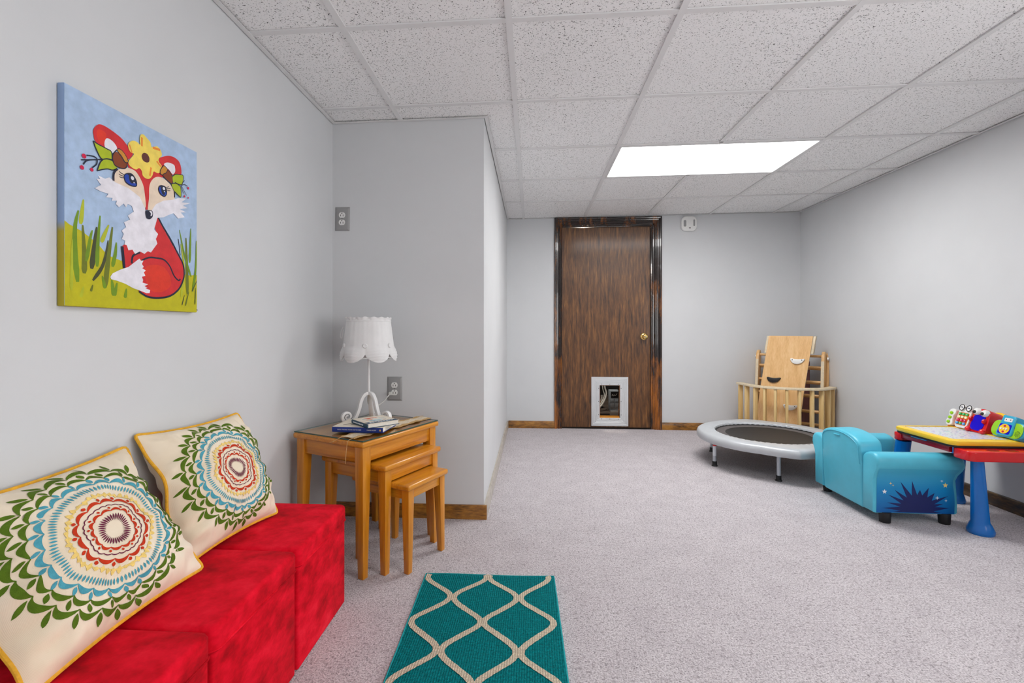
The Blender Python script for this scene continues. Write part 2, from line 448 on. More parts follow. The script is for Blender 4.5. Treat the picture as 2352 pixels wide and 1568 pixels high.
# ================================================================== the room
struct('floor', MB().box(XL-0.1, XR+0.1, YR-0.1, YB+0.0, -0.06, 0.0), T['carpet'])
struct('wall_left', MB().box(XL-0.1, XL, YR-0.1, YA, 0, 2.35), T['wall'])
struct('wall_alcove_front', MB().box(XL-0.1, XA, YA, YA+0.09, 0, 2.35), T['wall'])
struct('wall_alcove_side', MB().box(XA-0.1, XA, YA+0.09, YB+0.1, 0, 2.35), T['wall'])
struct('wall_rear', MB().box(XL, XR, YR-0.1, YR, 0, 2.35), T['wall'])
WY0, WY1, WZ0, WZ1 = -1.50, 0.90, 0.62, 1.80       # added frosted window, out of view in the right wall, brightens the ceiling
struct('wall_right', MB().box(XR, XR+0.1, YR-0.1, WY0, 0, 2.35).box(XR, XR+0.1, WY1, YB+0.1, 0, 2.35).box(XR, XR+0.1, WY0, WY1, 0, WZ0).box(XR, XR+0.1, WY0, WY1, WZ1, 2.35), T['wall'])
win = struct('fill_window_1', MB().box(XR+0.07, XR+0.08, WY0, WY1, WZ0, WZ1), T['fill_window_glow'])
mb = MB()
for a, b, c, d in ((WY0, WY0+0.05, WZ0, WZ1), (WY1-0.05, WY1, WZ0, WZ1), (WY0+0.05, WY1-0.05, WZ0, WZ0+0.05), (WY0+0.05, WY1-0.05, WZ1-0.05, WZ1), ((WY0+WY1)/2-0.02, (WY0+WY1)/2+0.02, WZ0+0.05, WZ1-0.05)):
    mb.box(XR-0.01, XR+0.065, a, b, c, d)
mb.build('fill_window_frame', T['white'], win)
DX0, DX1, DZ1 = 0.300, 1.212, 2.040           # door opening
struct('wall_back', MB().box(XA, DX0, YB, YB+0.1, 0, 2.35).box(DX1, XR, YB, YB+0.1, 0, 2.35).box(DX0, DX1, YB, YB+0.1, DZ1, 2.35), T['wall'])

# ------------------------------------------------------------------ suspended ceiling: board, tees, tiles
ceil = struct('ceiling', MB().box(XL-0.1, XR+0.1, YR-0.1, YB+0.1, 2.35, 2.40), T['plenum'])
gx = [-0.692 + 0.61*i for i in range(6)]
gy = [1.697 + 0.61*j for j in range(-7, 5)]
xs = [XL] + gx + [XR]
ys = [YR] + gy + [4.747]
def slab(pts, d0, d1):
    mb = MB(); n = len(pts)
    vs = [(x, y, zc(x)+d0) for x, y in pts] + [(x, y, zc(x)+d1) for x, y in pts]
    fs = [tuple(range(n))[::-1], tuple(range(n, 2*n))] + [(i, (i+1) % n, n+(i+1) % n, n+i) for i in range(n)]
    return mb.add(vs, fs)
LIGHTS = [(gx[2], gx[4], gy[9], gy[10]), (gx[2], gx[4], gy[5], gy[6])]
full = None
for j in range(len(ys)-1):
    for i in range(len(xs)-1):
        x0, x1, y0, y1 = xs[i], xs[i+1], ys[j], ys[j+1]
        if any(a-0.01 <= x0 and x1 <= b+0.01 and c-0.01 <= y0 and y1 <= d+0.01 for a, b, c, d in LIGHTS): continue
        if y1 > 4.7: y1 = YB
        if x1 <= XA and y0 >= YA: continue
        g = 0.004
        x0 += g; x1 -= g; y0 += g; y1 -= g
        if x0 < XA and y1 > YA:
            if y0 > YA: pts = [(XA+g, y0), (x1, y0), (x1, y1), (XA+g, y1)]
            elif x1 <= XA: pts = [(x0, y0), (x1, y0), (x1, YA-g), (x0, YA-g)]
            else: pts = [(x0, y0), (x1, y0), (x1, y1), (XA+g, y1), (XA+g, YA-g), (x0, YA-g)]
        else:
            pts = [(x0, y0), (x1, y0), (x1, y1), (x0, y1)]
        slab(pts, 0.007, 0.022).build('ceiling_tile', T['tile'], ceil, smooth=False)
tw = 0.012
for k, x in enumerate(gx):
    y1 = YB - 0.002
    if x < XA: y1 = YA - 0.002
    segs = [(YR+0.002, y1)]
    if k == 3: segs = [(YR+0.002, LIGHTS[1][2]-tw), (LIGHTS[1][3]+tw, LIGHTS[0][2]-tw), (LIGHTS[0][3]+tw, y1)]
    for a, b in segs:
        slab([(x-tw, a), (x+tw, a), (x+tw, b), (x-tw, b)], 0.0, 0.006).build('grid_bar', T['tee'], ceil, smooth=False)
for y in gy:
    for i in range(len(xs)-1):
        x0, x1 = xs[i], xs[i+1]
        if y > 4.7: continue
        if y > YA and x1 <= XA: continue
        if y > YA and x0 < XA: x0 = XA
        slab([(x0+tw, y-tw), (x1-tw, y-tw), (x1-tw, y+tw), (x0+tw, y+tw)], 0.0005, 0.006).build('grid_bar', T['tee'], ceil, smooth=False)
# wall angles around the ceiling edge
def angle_trim(name, pts):
    return struct(name, slab(pts, -0.0015, 0.0005), T['tee'], smooth=False)
e, w = 0.004, 0.022
angle_trim('trim_1', [(XL+e, YR+e), (XL+w, YR+e), (XL+w, YA-w), (XL+e, YA-e)])
angle_trim('trim_2', [(XL+e, YA-e), (XL+w, YA-w), (XA+w, YA-w), (XA+e, YA-e)])
angle_trim('trim_3', [(XA+e, YA-e), (XA+w, YA-w), (XA+w, YB-e), (XA+e, YB-e)])
angle_trim('trim_4', [(XR-w, YR+e), (XR-e, YR+e), (XR-e, YB-e), (XR-w, YB-e)])
angle_trim('trim_5', [(DX1+0.08, YB-0.014), (XR-w, YB-0.014), (XR-w, YB-e), (DX1+0.08, YB-e)])
angle_trim('trim_6', [(XA+w, YB-0.014), (DX0-0.08, YB-0.014), (DX0-0.08, YB-e), (XA+w, YB-e)])

# ------------------------------------------------------------------ lit ceiling panels
def troffer(L, label, mat):
    x0, x1, y0, y1 = L
    cx, cy = (x0+x1)/2, (y0+y1)/2
    t = thing('ceiling_light', label, 'ceiling light', (cx, cy, zc(cx)), (0, -math.atan(TILT), 0))
    hx, hy = (x1-x0)/2 - 0.013, (y1-y0)/2 - 0.013
    mb = MB()
    for a, b, c, d in ((-hx, hx, -hy, -hy+0.012), (-hx, hx, hy-0.012, hy), (-hx, -hx+0.012, -hy+0.012, hy-0.012), (hx-0.012, hx, -hy+0.012, hy-0.012)):
        mb.box(a, b, c, d, -0.001, 0.02)
    mb.build('light_frame', T['tee'], t)
    MB().box(-hx+0.012, hx-0.012, -hy+0.012, hy-0.012, 0.004, 0.008).build('diffuser', T[mat], t)
    MB().box(-hx, hx, -hy, hy, 0.021, 0.09).build('housing', T['tee'], t)
    return t
troffer(LIGHTS[0], 'bright white rectangular light panel set in the tiled ceiling in front of the door', 'diffuser_lit')
troffer(LIGHTS[1], 'added light panel, out of view, set in the ceiling behind the viewer', 'diffuser_fill')

# ------------------------------------------------------------------ baseboards
BP = [(0, 0), (0.016, 0), (0.016, 0.052), (0.013, 0.058), (0.012, 0.066), (0.008, 0.071), (0, 0.072)]
def baseboard(name, p, q, nrm, mat):
    """moulding run from p to q on a wall whose outward normal is nrm"""
    mb = MB(); n = len(BP); vs = []
    for P in (p, q):
        for d, z in BP: vs.append((P[0] + nrm[0]*(d+0.0005), P[1] + nrm[1]*(d+0.0005), z))
    mb.add(vs, [tuple(range(n)), tuple(range(n, 2*n))[::-1]] + [(i, n+i, n+(i+1) % n, (i+1) % n) for i in range(n)])
    return struct(name, mb, mat)
baseboard('baseboard_back_left', (XA+0.017, YB), (DX0-0.073, YB), (0, -1), T['base_x'])
baseboard('baseboard_back_right', (DX1+0.073, YB), (XR-0.017, YB), (0, -1), T['base_x'])
baseboard('baseboard_alcove_front', (XL+0.017, YA), (XA+0.016, YA), (0, -1), T['base_x'])
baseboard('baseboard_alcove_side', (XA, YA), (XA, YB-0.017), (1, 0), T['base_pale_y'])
baseboard('baseboard_right', (XR, YR), (XR, YB), (-1, 0), T['base_dark_y'])
baseboard('baseboard_left', (XL, YR), (XL, YA), (1, 0), T['base_y'])

# ------------------------------------------------------------------ door with moulded casing and pet door
door = struct('door_1', MB().box(DX0, DX0+0.004, YB, YB+0.1, 0, DZ1).box(DX1-0.012, DX1, YB, YB+0.1, 0, DZ1).box(DX0, DX1, YB, YB+0.1, DZ1-0.008, DZ1), T['casing'])
prof = [(0, 0), (0, 0.010), (0.005, 0.016), (0.011, 0.011), (0.020, 0.011), (0.026, 0.018), (0.032, 0.018), (0.037, 0.012), (0.046, 0.014), (0.052, 0.022), (0.062, 0.024), (0.068, 0.018), (0.072, 0.017), (0.072, 0)]
def casing(name, x0, x1, side):
    mb = MB(); vs = []; n = len(prof)
    for d, t_ in prof:
        if side == 'L': vs += [(DX0-d, YB-t_-0.0004, 0), (DX0-d, YB-t_-0.0004, DZ1+d)]
        elif side == 'R': vs += [(DX1+d, YB-t_-0.0004, 0), (DX1+d, YB-t_-0.0004, DZ1+d)]
        else: vs += [(DX0-d, YB-t_-0.0004, DZ1+d), (DX1+d, YB-t_-0.0004, DZ1+d)]
    fs = [(2*i, 2*i+1, 2*((i+1) % n)+1, 2*((i+1) % n)) for i in range(n)]
    fs += [tuple(2*i for i in range(n)), tuple(2*i+1 for i in range(n))[::-1]]
    return mb.add(vs, fs).build(name, T['casing'], door)
for s_ in 'LRT': casing('casing', 0, 0, s_)
MB().box(DX1-0.032, DX1-0.013, YB+0.001, YB+0.022, 0, DZ1-0.009).build('door_stop', T['casing'], door, 0.002)
MB().box(DX0+0.005, DX1-0.033, YB+0.002, YB+0.02, DZ1-0.022, DZ1-0.009).build('door_stop', T['casing'], door, 0.002)
PX0, PX1, PZ0, PZ1 = 0.680, 0.880, 0.108, 0.434     # hole of the pet door
sx0, sx1, sy0, sy1, sz0, sz1 = DX0+0.006, DX1-0.034, YB+0.024, YB+0.06, 0.012, DZ1-0.024
MB().box(sx0, PX0, sy0, sy1, sz0, sz1).box(PX1, sx1, sy0, sy1, sz0, sz1).box(PX0, PX1, sy0, sy1, PZ1, sz1).box(PX0, PX1, sy0, sy1, sz0, PZ0).build('door_slab', T['door'], door, smooth=False)
rib = [(0, 0), (0, 0.008), (0.002, 0.010)]
for k in range(5):
    d = 0.006 + 0.014*k
    rib += [(d, 0.010), (d+0.002, 0.012), (d+0.010, 0.012), (d+0.012, 0.009)]
rib += [(0.082, 0.010), (0.082, 0)]
pet = None
for side in range(4):
    vs = []; n = len(rib)
    for d, t_ in rib:
        y = sy0 - 0.0003 - t_
        c = [(PX0-d, PZ0-d), (PX1+d, PZ0-d), (PX1+d, PZ1+d), (PX0-d, PZ1+d)]
        a, b = c[side], c[(side+1) % 4]
        vs += [(a[0], y, a[1]), (b[0], y, b[1])]
    fs = [(2*i, 2*i+1, 2*((i+1) % n)+1, 2*((i+1) % n)) for i in range(n)]
    fs += [tuple(2*i for i in range(n)), tuple(2*i+1 for i in range(n))[::-1]]
    o = MB().add(vs, fs).build('pet_door_rail', T['alu'], door, angle=20)
    tag(o, 'ribbed white aluminium pet door rail')
    for k in range(3):
        d = 0.011; u = (0.12, 0.5, 0.88)[k]
        c = [(PX0-d, PZ0-d), (PX1+d, PZ0-d), (PX1+d, PZ1+d), (PX0-d, PZ1+d)]
        a, b = c[side], c[(side+1) % 4]
        Mx = Matrix.Translation((a[0]+(b[0]-a[0])*u, sy0-0.0115, a[1]+(b[1]-a[1])*u)) @ Matrix.Rotation(PI/2, 4, 'X')
        MB().lathe([(0.0034, 0), (0.0034, 0.0018), (0.002, 0.0024)], 10, Mx).build('screw', T['slot'], o)
MB().box(PX0-0.001, PX0+0.004, sy0-0.004, sy1+0.02, PZ0, PZ1).box(PX1-0.004, PX1+0.001, sy0-0.004, sy1+0.02, PZ0, PZ1).box(PX0, PX1, sy0-0.004, sy1+0.02, PZ1-0.004, PZ1+0.001).build('pet_door_lining', T['casing'], door)
MB().box(PX0+0.004, PX1-0.004, sy0-0.006, sy1+0.03, PZ0, PZ0+0.010).build('pet_door_sill', T['oak_x'], door)
Mk = Matrix.Translation((1.118, sy0, 0.922)) @ Matrix.Rotation(PI/2, 4, 'X')
k = MB().lathe([(0.034, 0), (0.034, 0.004), (0.026, 0.009), (0.013, 0.012), (0.012, 0.03), (0.020, 0.036), (0.027, 0.047), (0.0275, 0.058), (0.022, 0.066), (0.012, 0.069), (0.0, 0.069)], 28, Mk).build('door_knob', T['brass'], door)
MB().lathe([(0.007, 0.069), (0.007, 0.071), (0.0, 0.0715)], 14, Mk).build('keyhole_button', T['chrome'], k)

# ------------------------------------------------------------------ dim utility space seen through the pet door
UF = struct('floor_utility', MB().box(XA-0.1, XR, YB+0.1, 7.2, -0.03, -0.001), T['util_floor'])
struct('wall_utility', MB().box(XA-0.15, XA-0.1, YB+0.1, 7.2, 0, 2.3).box(XR, XR+0.05, YB+0.1, 7.2, 0, 2.3).box(XA-0.15, XR+0.05, 7.2, 7.25, 0, 2.3).box(XA-0.1, XR, YB+0.1, 7.2, 2.3, 2.34), T['util_wall'])
t = thing('utility_cabinet', 'grey housing with a black top panel seen through the pet door', 'appliance', (0.99, 5.72, 0))
MB().box(-0.055, 0.055, 0, 0.12, 0.02, 0.26).build('housing', T['dev_grey'], t, 0.004)
MB().box(-0.042, 0.042, -0.004, 0.0, 0.172, 0.245).build('name_panel', T['ink'], t)
MB().tube(spline([(-0.030, -0.006, 0.195), (-0.024, -0.006, 0.215), (-0.012, -0.006, 0.196), (-0.002, -0.006, 0.212), (0.008, -0.006, 0.2), (0.03, -0.006, 0.226)], 5), 0.0022, 6).build('script_emblem', T['white'], t)
for xx in (-0.045, 0.006):
    MB().box(xx, xx+0.04, -0.005, 0, 0.115, 0.155).build('door_panel', T['dev_grey'], t, 0.003)
    MB().box(xx, xx+0.04, -0.005, 0, 0.04, 0.105).build('door_panel', T['steel_grey'], t, 0.003)
MB().box(-0.05, 0.045, -0.01, 0.11, 0.0, 0.02).build('plinth', T['white'], t)
for k, (x0, zz, r, m_) in enumerate(((0.86, 0.40, 0.006, 'white'), (0.885, 0.42, 0.010, 'white'), (0.80, 0.36, 0.005, 'copper'))):
    tag(MB().tube(spline([(x0, 5.9, zz+0.3), (x0+0.01, 5.88, zz-0.1), (x0+0.03, 5.86, zz-0.22), (x0-0.03, 5.8, 0.08), (x0-0.12, 5.75, 0.012)], 6), r, 8).build('service_pipe', T[m_]),
        ('thin white hose hanging behind the pet door', 'thicker white pipe beside the grey housing behind the pet door', 'copper pipe curving down behind the pet door')[k], 'pipe')
t = thing('pipe_valve', 'white valve body with a brass fitting seen through the pet door', 'valve', (0.86, 6.05, 0.0))
MB().lathe([(0.02, 0.02), (0.02, 0.10), (0.012, 0.13), (0.012, 0.16)], 14, Matrix.Translation((0.03, 0, 0))).build('valve_body', T['white'], t)
MB().lathe([(0.014, 0.11), (0.014, 0.14), (0.009, 0.15)], 12, Matrix.Translation((-0.05, 0, 0))).build('brass_fitting', T['brass'], t)
MB().tube([(-0.05, 0, 0.12), (0.03, 0, 0.06)], 0.006, 8).build('elbow', T['copper'], t)
MB().lathe([(0.016, 0), (0.016, 0.02)], 12, Matrix.Translation((0.03, 0, 0))).build('foot', T['black'], t)
tag(MB().box(0.62, 0.90, 5.52, 5.60, 0.0, 0.02).build('scrap_board', T['util_floor']), 'short pale board lying on the floor behind the pet door', 'board')
t = thing('utility_fill_bulb', 'added bulb, out of view, lighting the space behind the door', 'lamp', (0.6, 5.6, 1.75))  # unseen bulb added to light what shows through the pet door
b_, nt_, bs_ = nodes('fill_bulb_glow'); bs_.inputs['Emission Color'].default_value = (1, 0.9, 0.75, 1); bs_.inputs['Emission Strength'].default_value = 900
MB().lathe([(0.0, -0.035), (0.02, -0.03), (0.032, -0.01), (0.03, 0.01), (0.016, 0.035), (0.014, 0.045)], 16).build('fill_bulb_glass', b_, t)
MB().tube([(0, 0, 0.045), (0, 0, 0.55)], 0.006, 8).build('flex', T['black'], t)
FOX = [
 ('p','ground',0,[(2,189),(11,183),(42,173),(61,163),(83,150),(106,129),(143,121),(175,121),(291,121),(375,110),(414,115),(415,3),(3,-1)]),
 ('s','grass',8.6,[(31,56),(25,119),(25,179),(33,219)]),
 ('s','grassy',6.7,[(38,189),(42,221),(45,247)]),
 ('s','olive',8.6,[(47,77),(47,122),(43,188)]),
 ('s','grass',5.7,[(52,106),(61,158),(67,181)]),
 ('s','dkgrass',8.6,[(65,90),(72,143),(78,191)]),
 ('s','grass',6.7,[(79,97),(81,153),(87,220)]),
 ('s','dkgrass',5.7,[(68,63),(92,98),(104,138),(108,165)]),
 ('s','olive',8.6,[(100,49),(108,114),(120,200)]),
 ('s','grassy',6.7,[(90,157),(100,180),(110,203)]),
 ('s','grass',6.7,[(120,102),(128,135),(131,164)]),
 ('s','grass',7.6,[(124,31),(118,70)]),
 ('s','grass',5.7,[(126,31),(133,64)]),
 ('s','grass',5.7,[(156,28),(160,52)]),
 ('s','olive',3.8,[(63,37),(68,53)]),
 ('s','grass',5.7,[(100,47),(92,77)]),
 ('s','grassy',4.8,[(38,22),(45,47)]),
 ('s','grassy',4.8,[(16,36),(18,150)]),
 ('s','olive',7.6,[(373,53),(370,148),(367,221)]),
 ('s','grass',4.8,[(388,107),(361,168),(341,239)]),
 ('s','grass',5.7,[(382,149),(387,253)]),
 ('s','grassy',5.7,[(347,43),(359,125),(346,199)]),
 ('s','navy',2.3,[(344,165),(336,212)]),
 ('s','grass',5.7,[(394,63),(407,131),(410,220)]),
 ('s','dkgrass',2.3,[(350,19),(361,50)]),
 ('s','dkgrass',2.3,[(391,63),(413,98)]),
 ('s','olive',3.4,[(404,24),(407,75)]),
 ('s','olive',3.4,[(364,18),(379,62)]),
 ('p','red',0,[(260,259),(274,239),(290,218),(311,193),(333,168),(350,147),(359,125),(357,103),(347,77),(330,58),(300,41),(264,35),(225,36),(199,44),(197,49),(201,67),(181,102),(155,101),(151,120),(147,158),(157,165),(170,164),(215,164),(249,190),(256,211),(248,231)]),
 ('p','redorange',1,[(215,107),(239,123),(279,123),(303,101),(306,73),(279,54),(244,51),(225,69)]),
 ('s','navy',5.0,[(260,259),(277,237),(306,205),(333,170),(353,143),(359,118),(356,97),(339,67),(306,44),(264,35),(225,36),(198,48)]),
 ('s','navy',7.2,[(147,157),(150,131),(153,103)]),
 ('s','navy',5.3,[(201,151),(181,140),(176,128),(176,118)]),
 ('s','navy',4.2,[(206,130),(229,141),(254,144),(282,143),(303,128),(319,103),(336,91),(344,96)]),
 ('p','white',0,[(113,76),(120,86),(138,96),(166,108),(186,124),(199,134),(204,129),(212,131),(207,121),(213,114),(208,110),(220,105),(213,100),(218,91),(207,87),(211,79),(209,72),(227,69),(215,63),(225,60),(218,58),(234,54),(232,46),(222,45),(201,50),(179,55),(155,64),(132,69),(116,71)]),
 ('p','red',1,[(68,414),(72,425),(82,436),(95,439),(113,437),(134,432),(149,426),(164,415),(179,403),(166,383),(153,380),(132,395),(113,391),(97,388),(82,387),(72,395),(69,406)]),
 ('p','red',1,[(260,417),(274,428),(297,440),(318,444),(337,439),(346,425),(346,401),(323,396),(304,389),(283,406),(272,400)]),
 ('p','redorange',1,[(77,417),(84,425),(99,424),(102,415),(97,397),(86,393),(79,402)]),
 ('p','white',1,[(98,390),(98,402),(104,412),(116,412),(127,406),(132,398),(127,388),(118,382),(113,387),(104,386)]),
 ('p','white',1,[(283,413),(297,421),(318,422),(323,414),(323,403),(316,394),(311,394),(299,402),(285,405)]),
 ('p','red',0,[(160,375),(171,377),(197,378),(220,369),(241,376),(265,387),(281,375),(256,361),(239,345),(231,333),(230,303),(227,270),(219,267),(217,291),(213,316),(201,335),(187,349),(168,355)]),
 ('p','cream',1,[(120,315),(123,329),(132,343),(151,357),(168,361),(187,359),(201,346),(211,330),(216,308),(219,274),(203,279),(187,291),(171,303),(141,306)]),
 ('p','cream',1,[(231,333),(239,352),(254,366),(276,371),(299,364),(314,352),(321,338),(318,322),(276,302),(249,282),(236,262),(226,269),(230,303)]),
 ('p','white',0,[(76,305),(86,307),(80,314),(99,312),(110,319),(128,312),(165,309),(200,296),(215,274),(220,263),(258,255),(252,235),(247,221),(261,211),(253,196),(258,184),(236,156),(226,158),(215,149),(200,153),(185,144),(177,154),(165,150),(160,162),(153,163),(155,173),(145,175),(151,189),(145,196),(158,208),(152,219),(170,230),(163,238),(181,253),(175,266),(163,268),(158,258),(151,266),(137,253),(128,259),(132,268),(117,264),(119,271),(101,268),(108,278),(88,278),(72,281),(88,294)]),
 ('p','white',0,[(234,264),(253,291),(281,309),(311,319),(335,331),(367,338),(348,322),(384,329),(354,314),(372,311),(341,300),(366,297),(345,291),(361,281),(335,271),(317,282),(299,273),(281,262),(258,255),(236,256)]),
 ('p','leaf',1,[(68,391),(77,388),(91,388),(104,386),(115,384),(118,374),(118,365),(104,362),(89,357),(81,366),(73,377)]),
 ('p','leaf',1,[(78,324),(84,342),(91,354),(102,361),(116,362),(124,356),(132,349),(120,339),(104,337),(91,330)]),
 ('s','navy',2.4,[(68,391),(81,388),(104,386),(116,383),(118,365)]),
 ('s','navy',2.4,[(68,391),(76,374),(89,357),(104,362),(118,365)]),
 ('s','navy',2.4,[(78,324),(84,342),(91,354),(102,361),(118,363)]),
 ('s','navy',2.4,[(78,324),(92,332),(106,338),(120,340),(132,348)]),
 ('p','acorn',1,[(119,374),(123,384),(134,389),(143,383),(153,372),(160,373),(159,361),(151,354),(138,352),(125,354),(120,364)]),
 ('p','amber',1,[(132,396),(138,399),(149,395),(158,387),(164,378),(161,372),(155,373),(145,384),(136,390)]),
 ('s','navy',2.4,[(132,395),(123,384),(119,374),(120,364),(125,354),(138,352),(151,354),(159,361),(161,372)]),
 ('s','navy',2.0,[(134,389),(143,383),(153,372),(160,372)]),
 ('s','navy',1.7,[(133,397),(141,399),(153,393),(164,378),(160,371)]),
 ('s','navy',2.7,[(89,355),(66,346),(38,336)]),
 ('s','navy',2.7,[(78,352),(69,355),(51,351)]),
 ('s','navy',2.7,[(77,350),(53,340),(43,327)]),
 ('s','navy',2.7,[(78,350),(76,339),(65,327)]),
 ('d','berry',5.5,[(45,347)]),
 ('d','berry',5.1,[(40,319)]),
 ('d','berry',4.4,[(64,322)]),
 ('p','yellow',1,[(202,460),(211,465),(224,459),(234,453),(239,442),(256,451),(269,445),(273,432),(263,420),(263,411),(274,401),(269,385),(258,378),(245,378),(241,367),(232,355),(220,351),(209,355),(205,367),(197,371),(187,364),(171,366),(164,374),(170,386),(181,402),(171,403),(164,412),(165,424),(177,435),(191,437),(200,434),(199,447)]),
 ('s','orange',5.1,[(206,455),(206,432)]),
 ('s','orange',5.9,[(242,442),(267,445)]),
 ('s','orange',4.7,[(255,410),(272,399)]),
 ('s','orange',4.7,[(236,386),(232,362)]),
 ('s','orange',3.4,[(167,421),(175,403)]),
 ('p','brown',1,[(205,406),(211,416),(222,418),(230,410),(229,399),(220,394),(209,396)]),
 ('p','navy',1,[(151,338),(160,346),(175,349),(187,339),(191,327),(187,319),(171,316),(156,320),(151,329)]),
 ('p','blue',1,[(153,337),(161,343),(171,336),(181,329),(188,326),(185,321),(173,319),(159,322),(153,330)]),
 ('p','navy',1,[(165,343),(171,346),(181,343),(183,332),(175,324),(168,328)]),
 ('d','white',5.1,[(176,338)]),
 ('d','white',1.8,[(181,328)]),
 ('p','navy',1,[(260,334),(265,346),(276,350),(288,348),(292,335),(289,325),(281,319),(267,322)]),
 ('p','blue',1,[(263,335),(267,343),(276,334),(285,335),(289,332),(286,325),(280,322),(269,325)]),
 ('p','navy',1,[(270,345),(278,346),(284,336),(282,325),(274,326),(270,336)]),
 ('d','white',4.4,[(280,342)]),
 ('d','white',1.8,[(282,334)]),
 ('s','navy',1.5,[(151,339),(143,340),(137,343)]),
 ('s','navy',1.5,[(151,335),(143,334),(136,336)]),
 ('s','navy',1.5,[(151,331),(143,329),(138,330)]),
 ('s','navy',1.5,[(288,348),(293,350),(298,353)]),
 ('s','navy',1.5,[(291,345),(298,347),(304,350)]),
 ('s','navy',1.5,[(292,341),(297,341),(303,343)]),
 ('s','navy',4.4,[(132,347),(122,333),(121,314)]),
 ('s','navy',3.0,[(306,365),(318,350),(320,328)]),
 ('p','amber',1,[(267,388),(274,400),(283,406),(292,400),(288,389),(276,378),(268,379)]),
 ('p','acorn',1,[(276,378),(288,389),(293,399),(306,392),(312,379),(311,366),(299,366),(285,372)]),
 ('s','navy',1.9,[(276,378),(268,379),(267,388),(274,400),(283,406),(306,392),(312,379),(311,366),(299,366),(276,378),(288,389),(293,399)]),
 ('p','leaf',1,[(312,387),(323,396),(338,400),(353,401),(349,376),(338,371),(321,372),(314,369)]),
 ('p','leaf',1,[(309,364),(323,370),(336,368),(343,363),(344,337),(333,339),(321,345),(311,355)]),
 ('s','navy',2.0,[(312,387),(323,396),(338,400),(353,401),(349,376),(338,371),(321,372)]),
 ('s','navy',2.0,[(309,364),(323,370),(336,368),(343,363),(344,337),(333,339),(321,345)]),
 ('s','navy',1.7,[(346,371),(358,377),(371,376)]),
 ('s','navy',1.7,[(348,377),(358,389)]),
 ('s','navy',1.7,[(344,369),(354,349)]),
 ('s','navy',1.7,[(346,369),(366,347)]),
 ('d','berry',4.0,[(373,371)]),
 ('d','berry',3.3,[(358,342)]),
 ('d','berry',2.4,[(373,342)]),
 ('p','navy',1,[(217,264),(226,268),(236,270),(241,265),(240,254),(231,245),(221,245),(217,255)]),
 ('p','white',1,[(229,266),(235,268),(239,264),(238,257),(233,254),(234,261)]),
 ('s','navy',1.9,[(407,8),(414,7),(415,3)]),
]
# ================================================================== left side: painting, ottomans, cushions
CY0, CZ0, CW, CHh, CT = 0.994, 1.0474, 0.4212, 0.5026, 0.0165
pt = thing('canvas_painting', 'canvas painting of a red fox with a flower crown on the left wall', 'painting', (XL+0.0015, CY0, CZ0))
# local: x = out of the wall, y = along the wall, z = up
MB().box(0, CT, 0, CW, 0, CHh).build('canvas', T['canvas_side'], pt, 0.002)
MB().box(CT, CT+0.0006, 0.001, CW-0.001, 0.001, CHh-0.001).build('sky_wash', T['pt_sky'], pt)
def layer_poly(pts, x):
    return MB().add([(x, p[0], p[1]) for p in pts] + [(x-0.0004, p[0], p[1]) for p in pts],
                    [tuple(range(len(pts)))] + [(i, (i+1) % len(pts), len(pts)+(i+1) % len(pts), len(pts)+i) for i in range(len(pts))])
def taper_stroke(pts, w, taper):
    P = spline([(p[0], p[1], 0) for p in pts], 6); n = len(P); Lf = []; Rt = []
    for i in range(n):
        t_ = (P[min(i+1, n-1)] - P[max(i-1, 0)]).normalized()
        nn = Vector((-t_.y, t_.x, 0)); u = i / (n-1)
        h = w/2 * ((1 - 0.75*u**2) * min(1, 0.5+3*u) if taper else 1.0)
        Lf.append(P[i] + nn*h); Rt.append(P[i] - nn*h)
    return [(p.x, p.y) for p in Lf] + [(p.x, p.y) for p in reversed(Rt)]
NAMES = dict(ground='meadow', grass='grass_blade', grassy='grass_blade', olive='grass_blade', dkgrass='grass_blade', red='fox_fur', redorange='fur_highlight', navy='outline_stroke', white='white_fur',
             cream='fox_face', leaf='leaf', acorn='acorn', amber='acorn_cap', berry='berry', yellow='flower', orange='petal_shade', brown='flower_centre', blue='iris')
for i, (k, c, s_, pts) in enumerate(FOX):
    x = CT + 0.0010 + 0.00003 * i
    P2 = [(a*0.0010174, b*0.0010174) for a, b in pts]
    if k == 'p': Q = [(p.x, p.y) for p in spline([(a, b, 0) for a, b in P2], 5, True)] if s_ else P2
    elif k == 's': Q = taper_stroke(P2, s_/1000.0*(1.7 if c in ('grass', 'grassy', 'olive', 'dkgrass') else 1.1), c in ('grass', 'grassy', 'olive', 'dkgrass'))
    else: Q = circ(P2[0][0], P2[0][1], s_/1000.0, 14)
    if c == 'ground': Q = [(0 if a < 0.008 else (1 if a > CW-0.012 else a), 0 if b < 0.008 else b) for a, b in Q]
    Q = [(min(max(a, 0.001), CW-0.001), min(max(b, 0.001), CHh-0.001)) for a, b in Q]
    if k == 's':
        n = len(Q)//2
        mb = MB().add([(x, p[0], p[1]) for p in Q], [(j, j+1, 2*n-2-j, 2*n-1-j) for j in range(n-1)])
        mb.build(NAMES[c], T['pt_' + c], pt, smooth=False)
    else:
        MB().add([(x, p[0], p[1]) for p in Q], [tuple(range(len(Q)))]).build(NAMES[c], T['pt_' + c], pt, smooth=False)

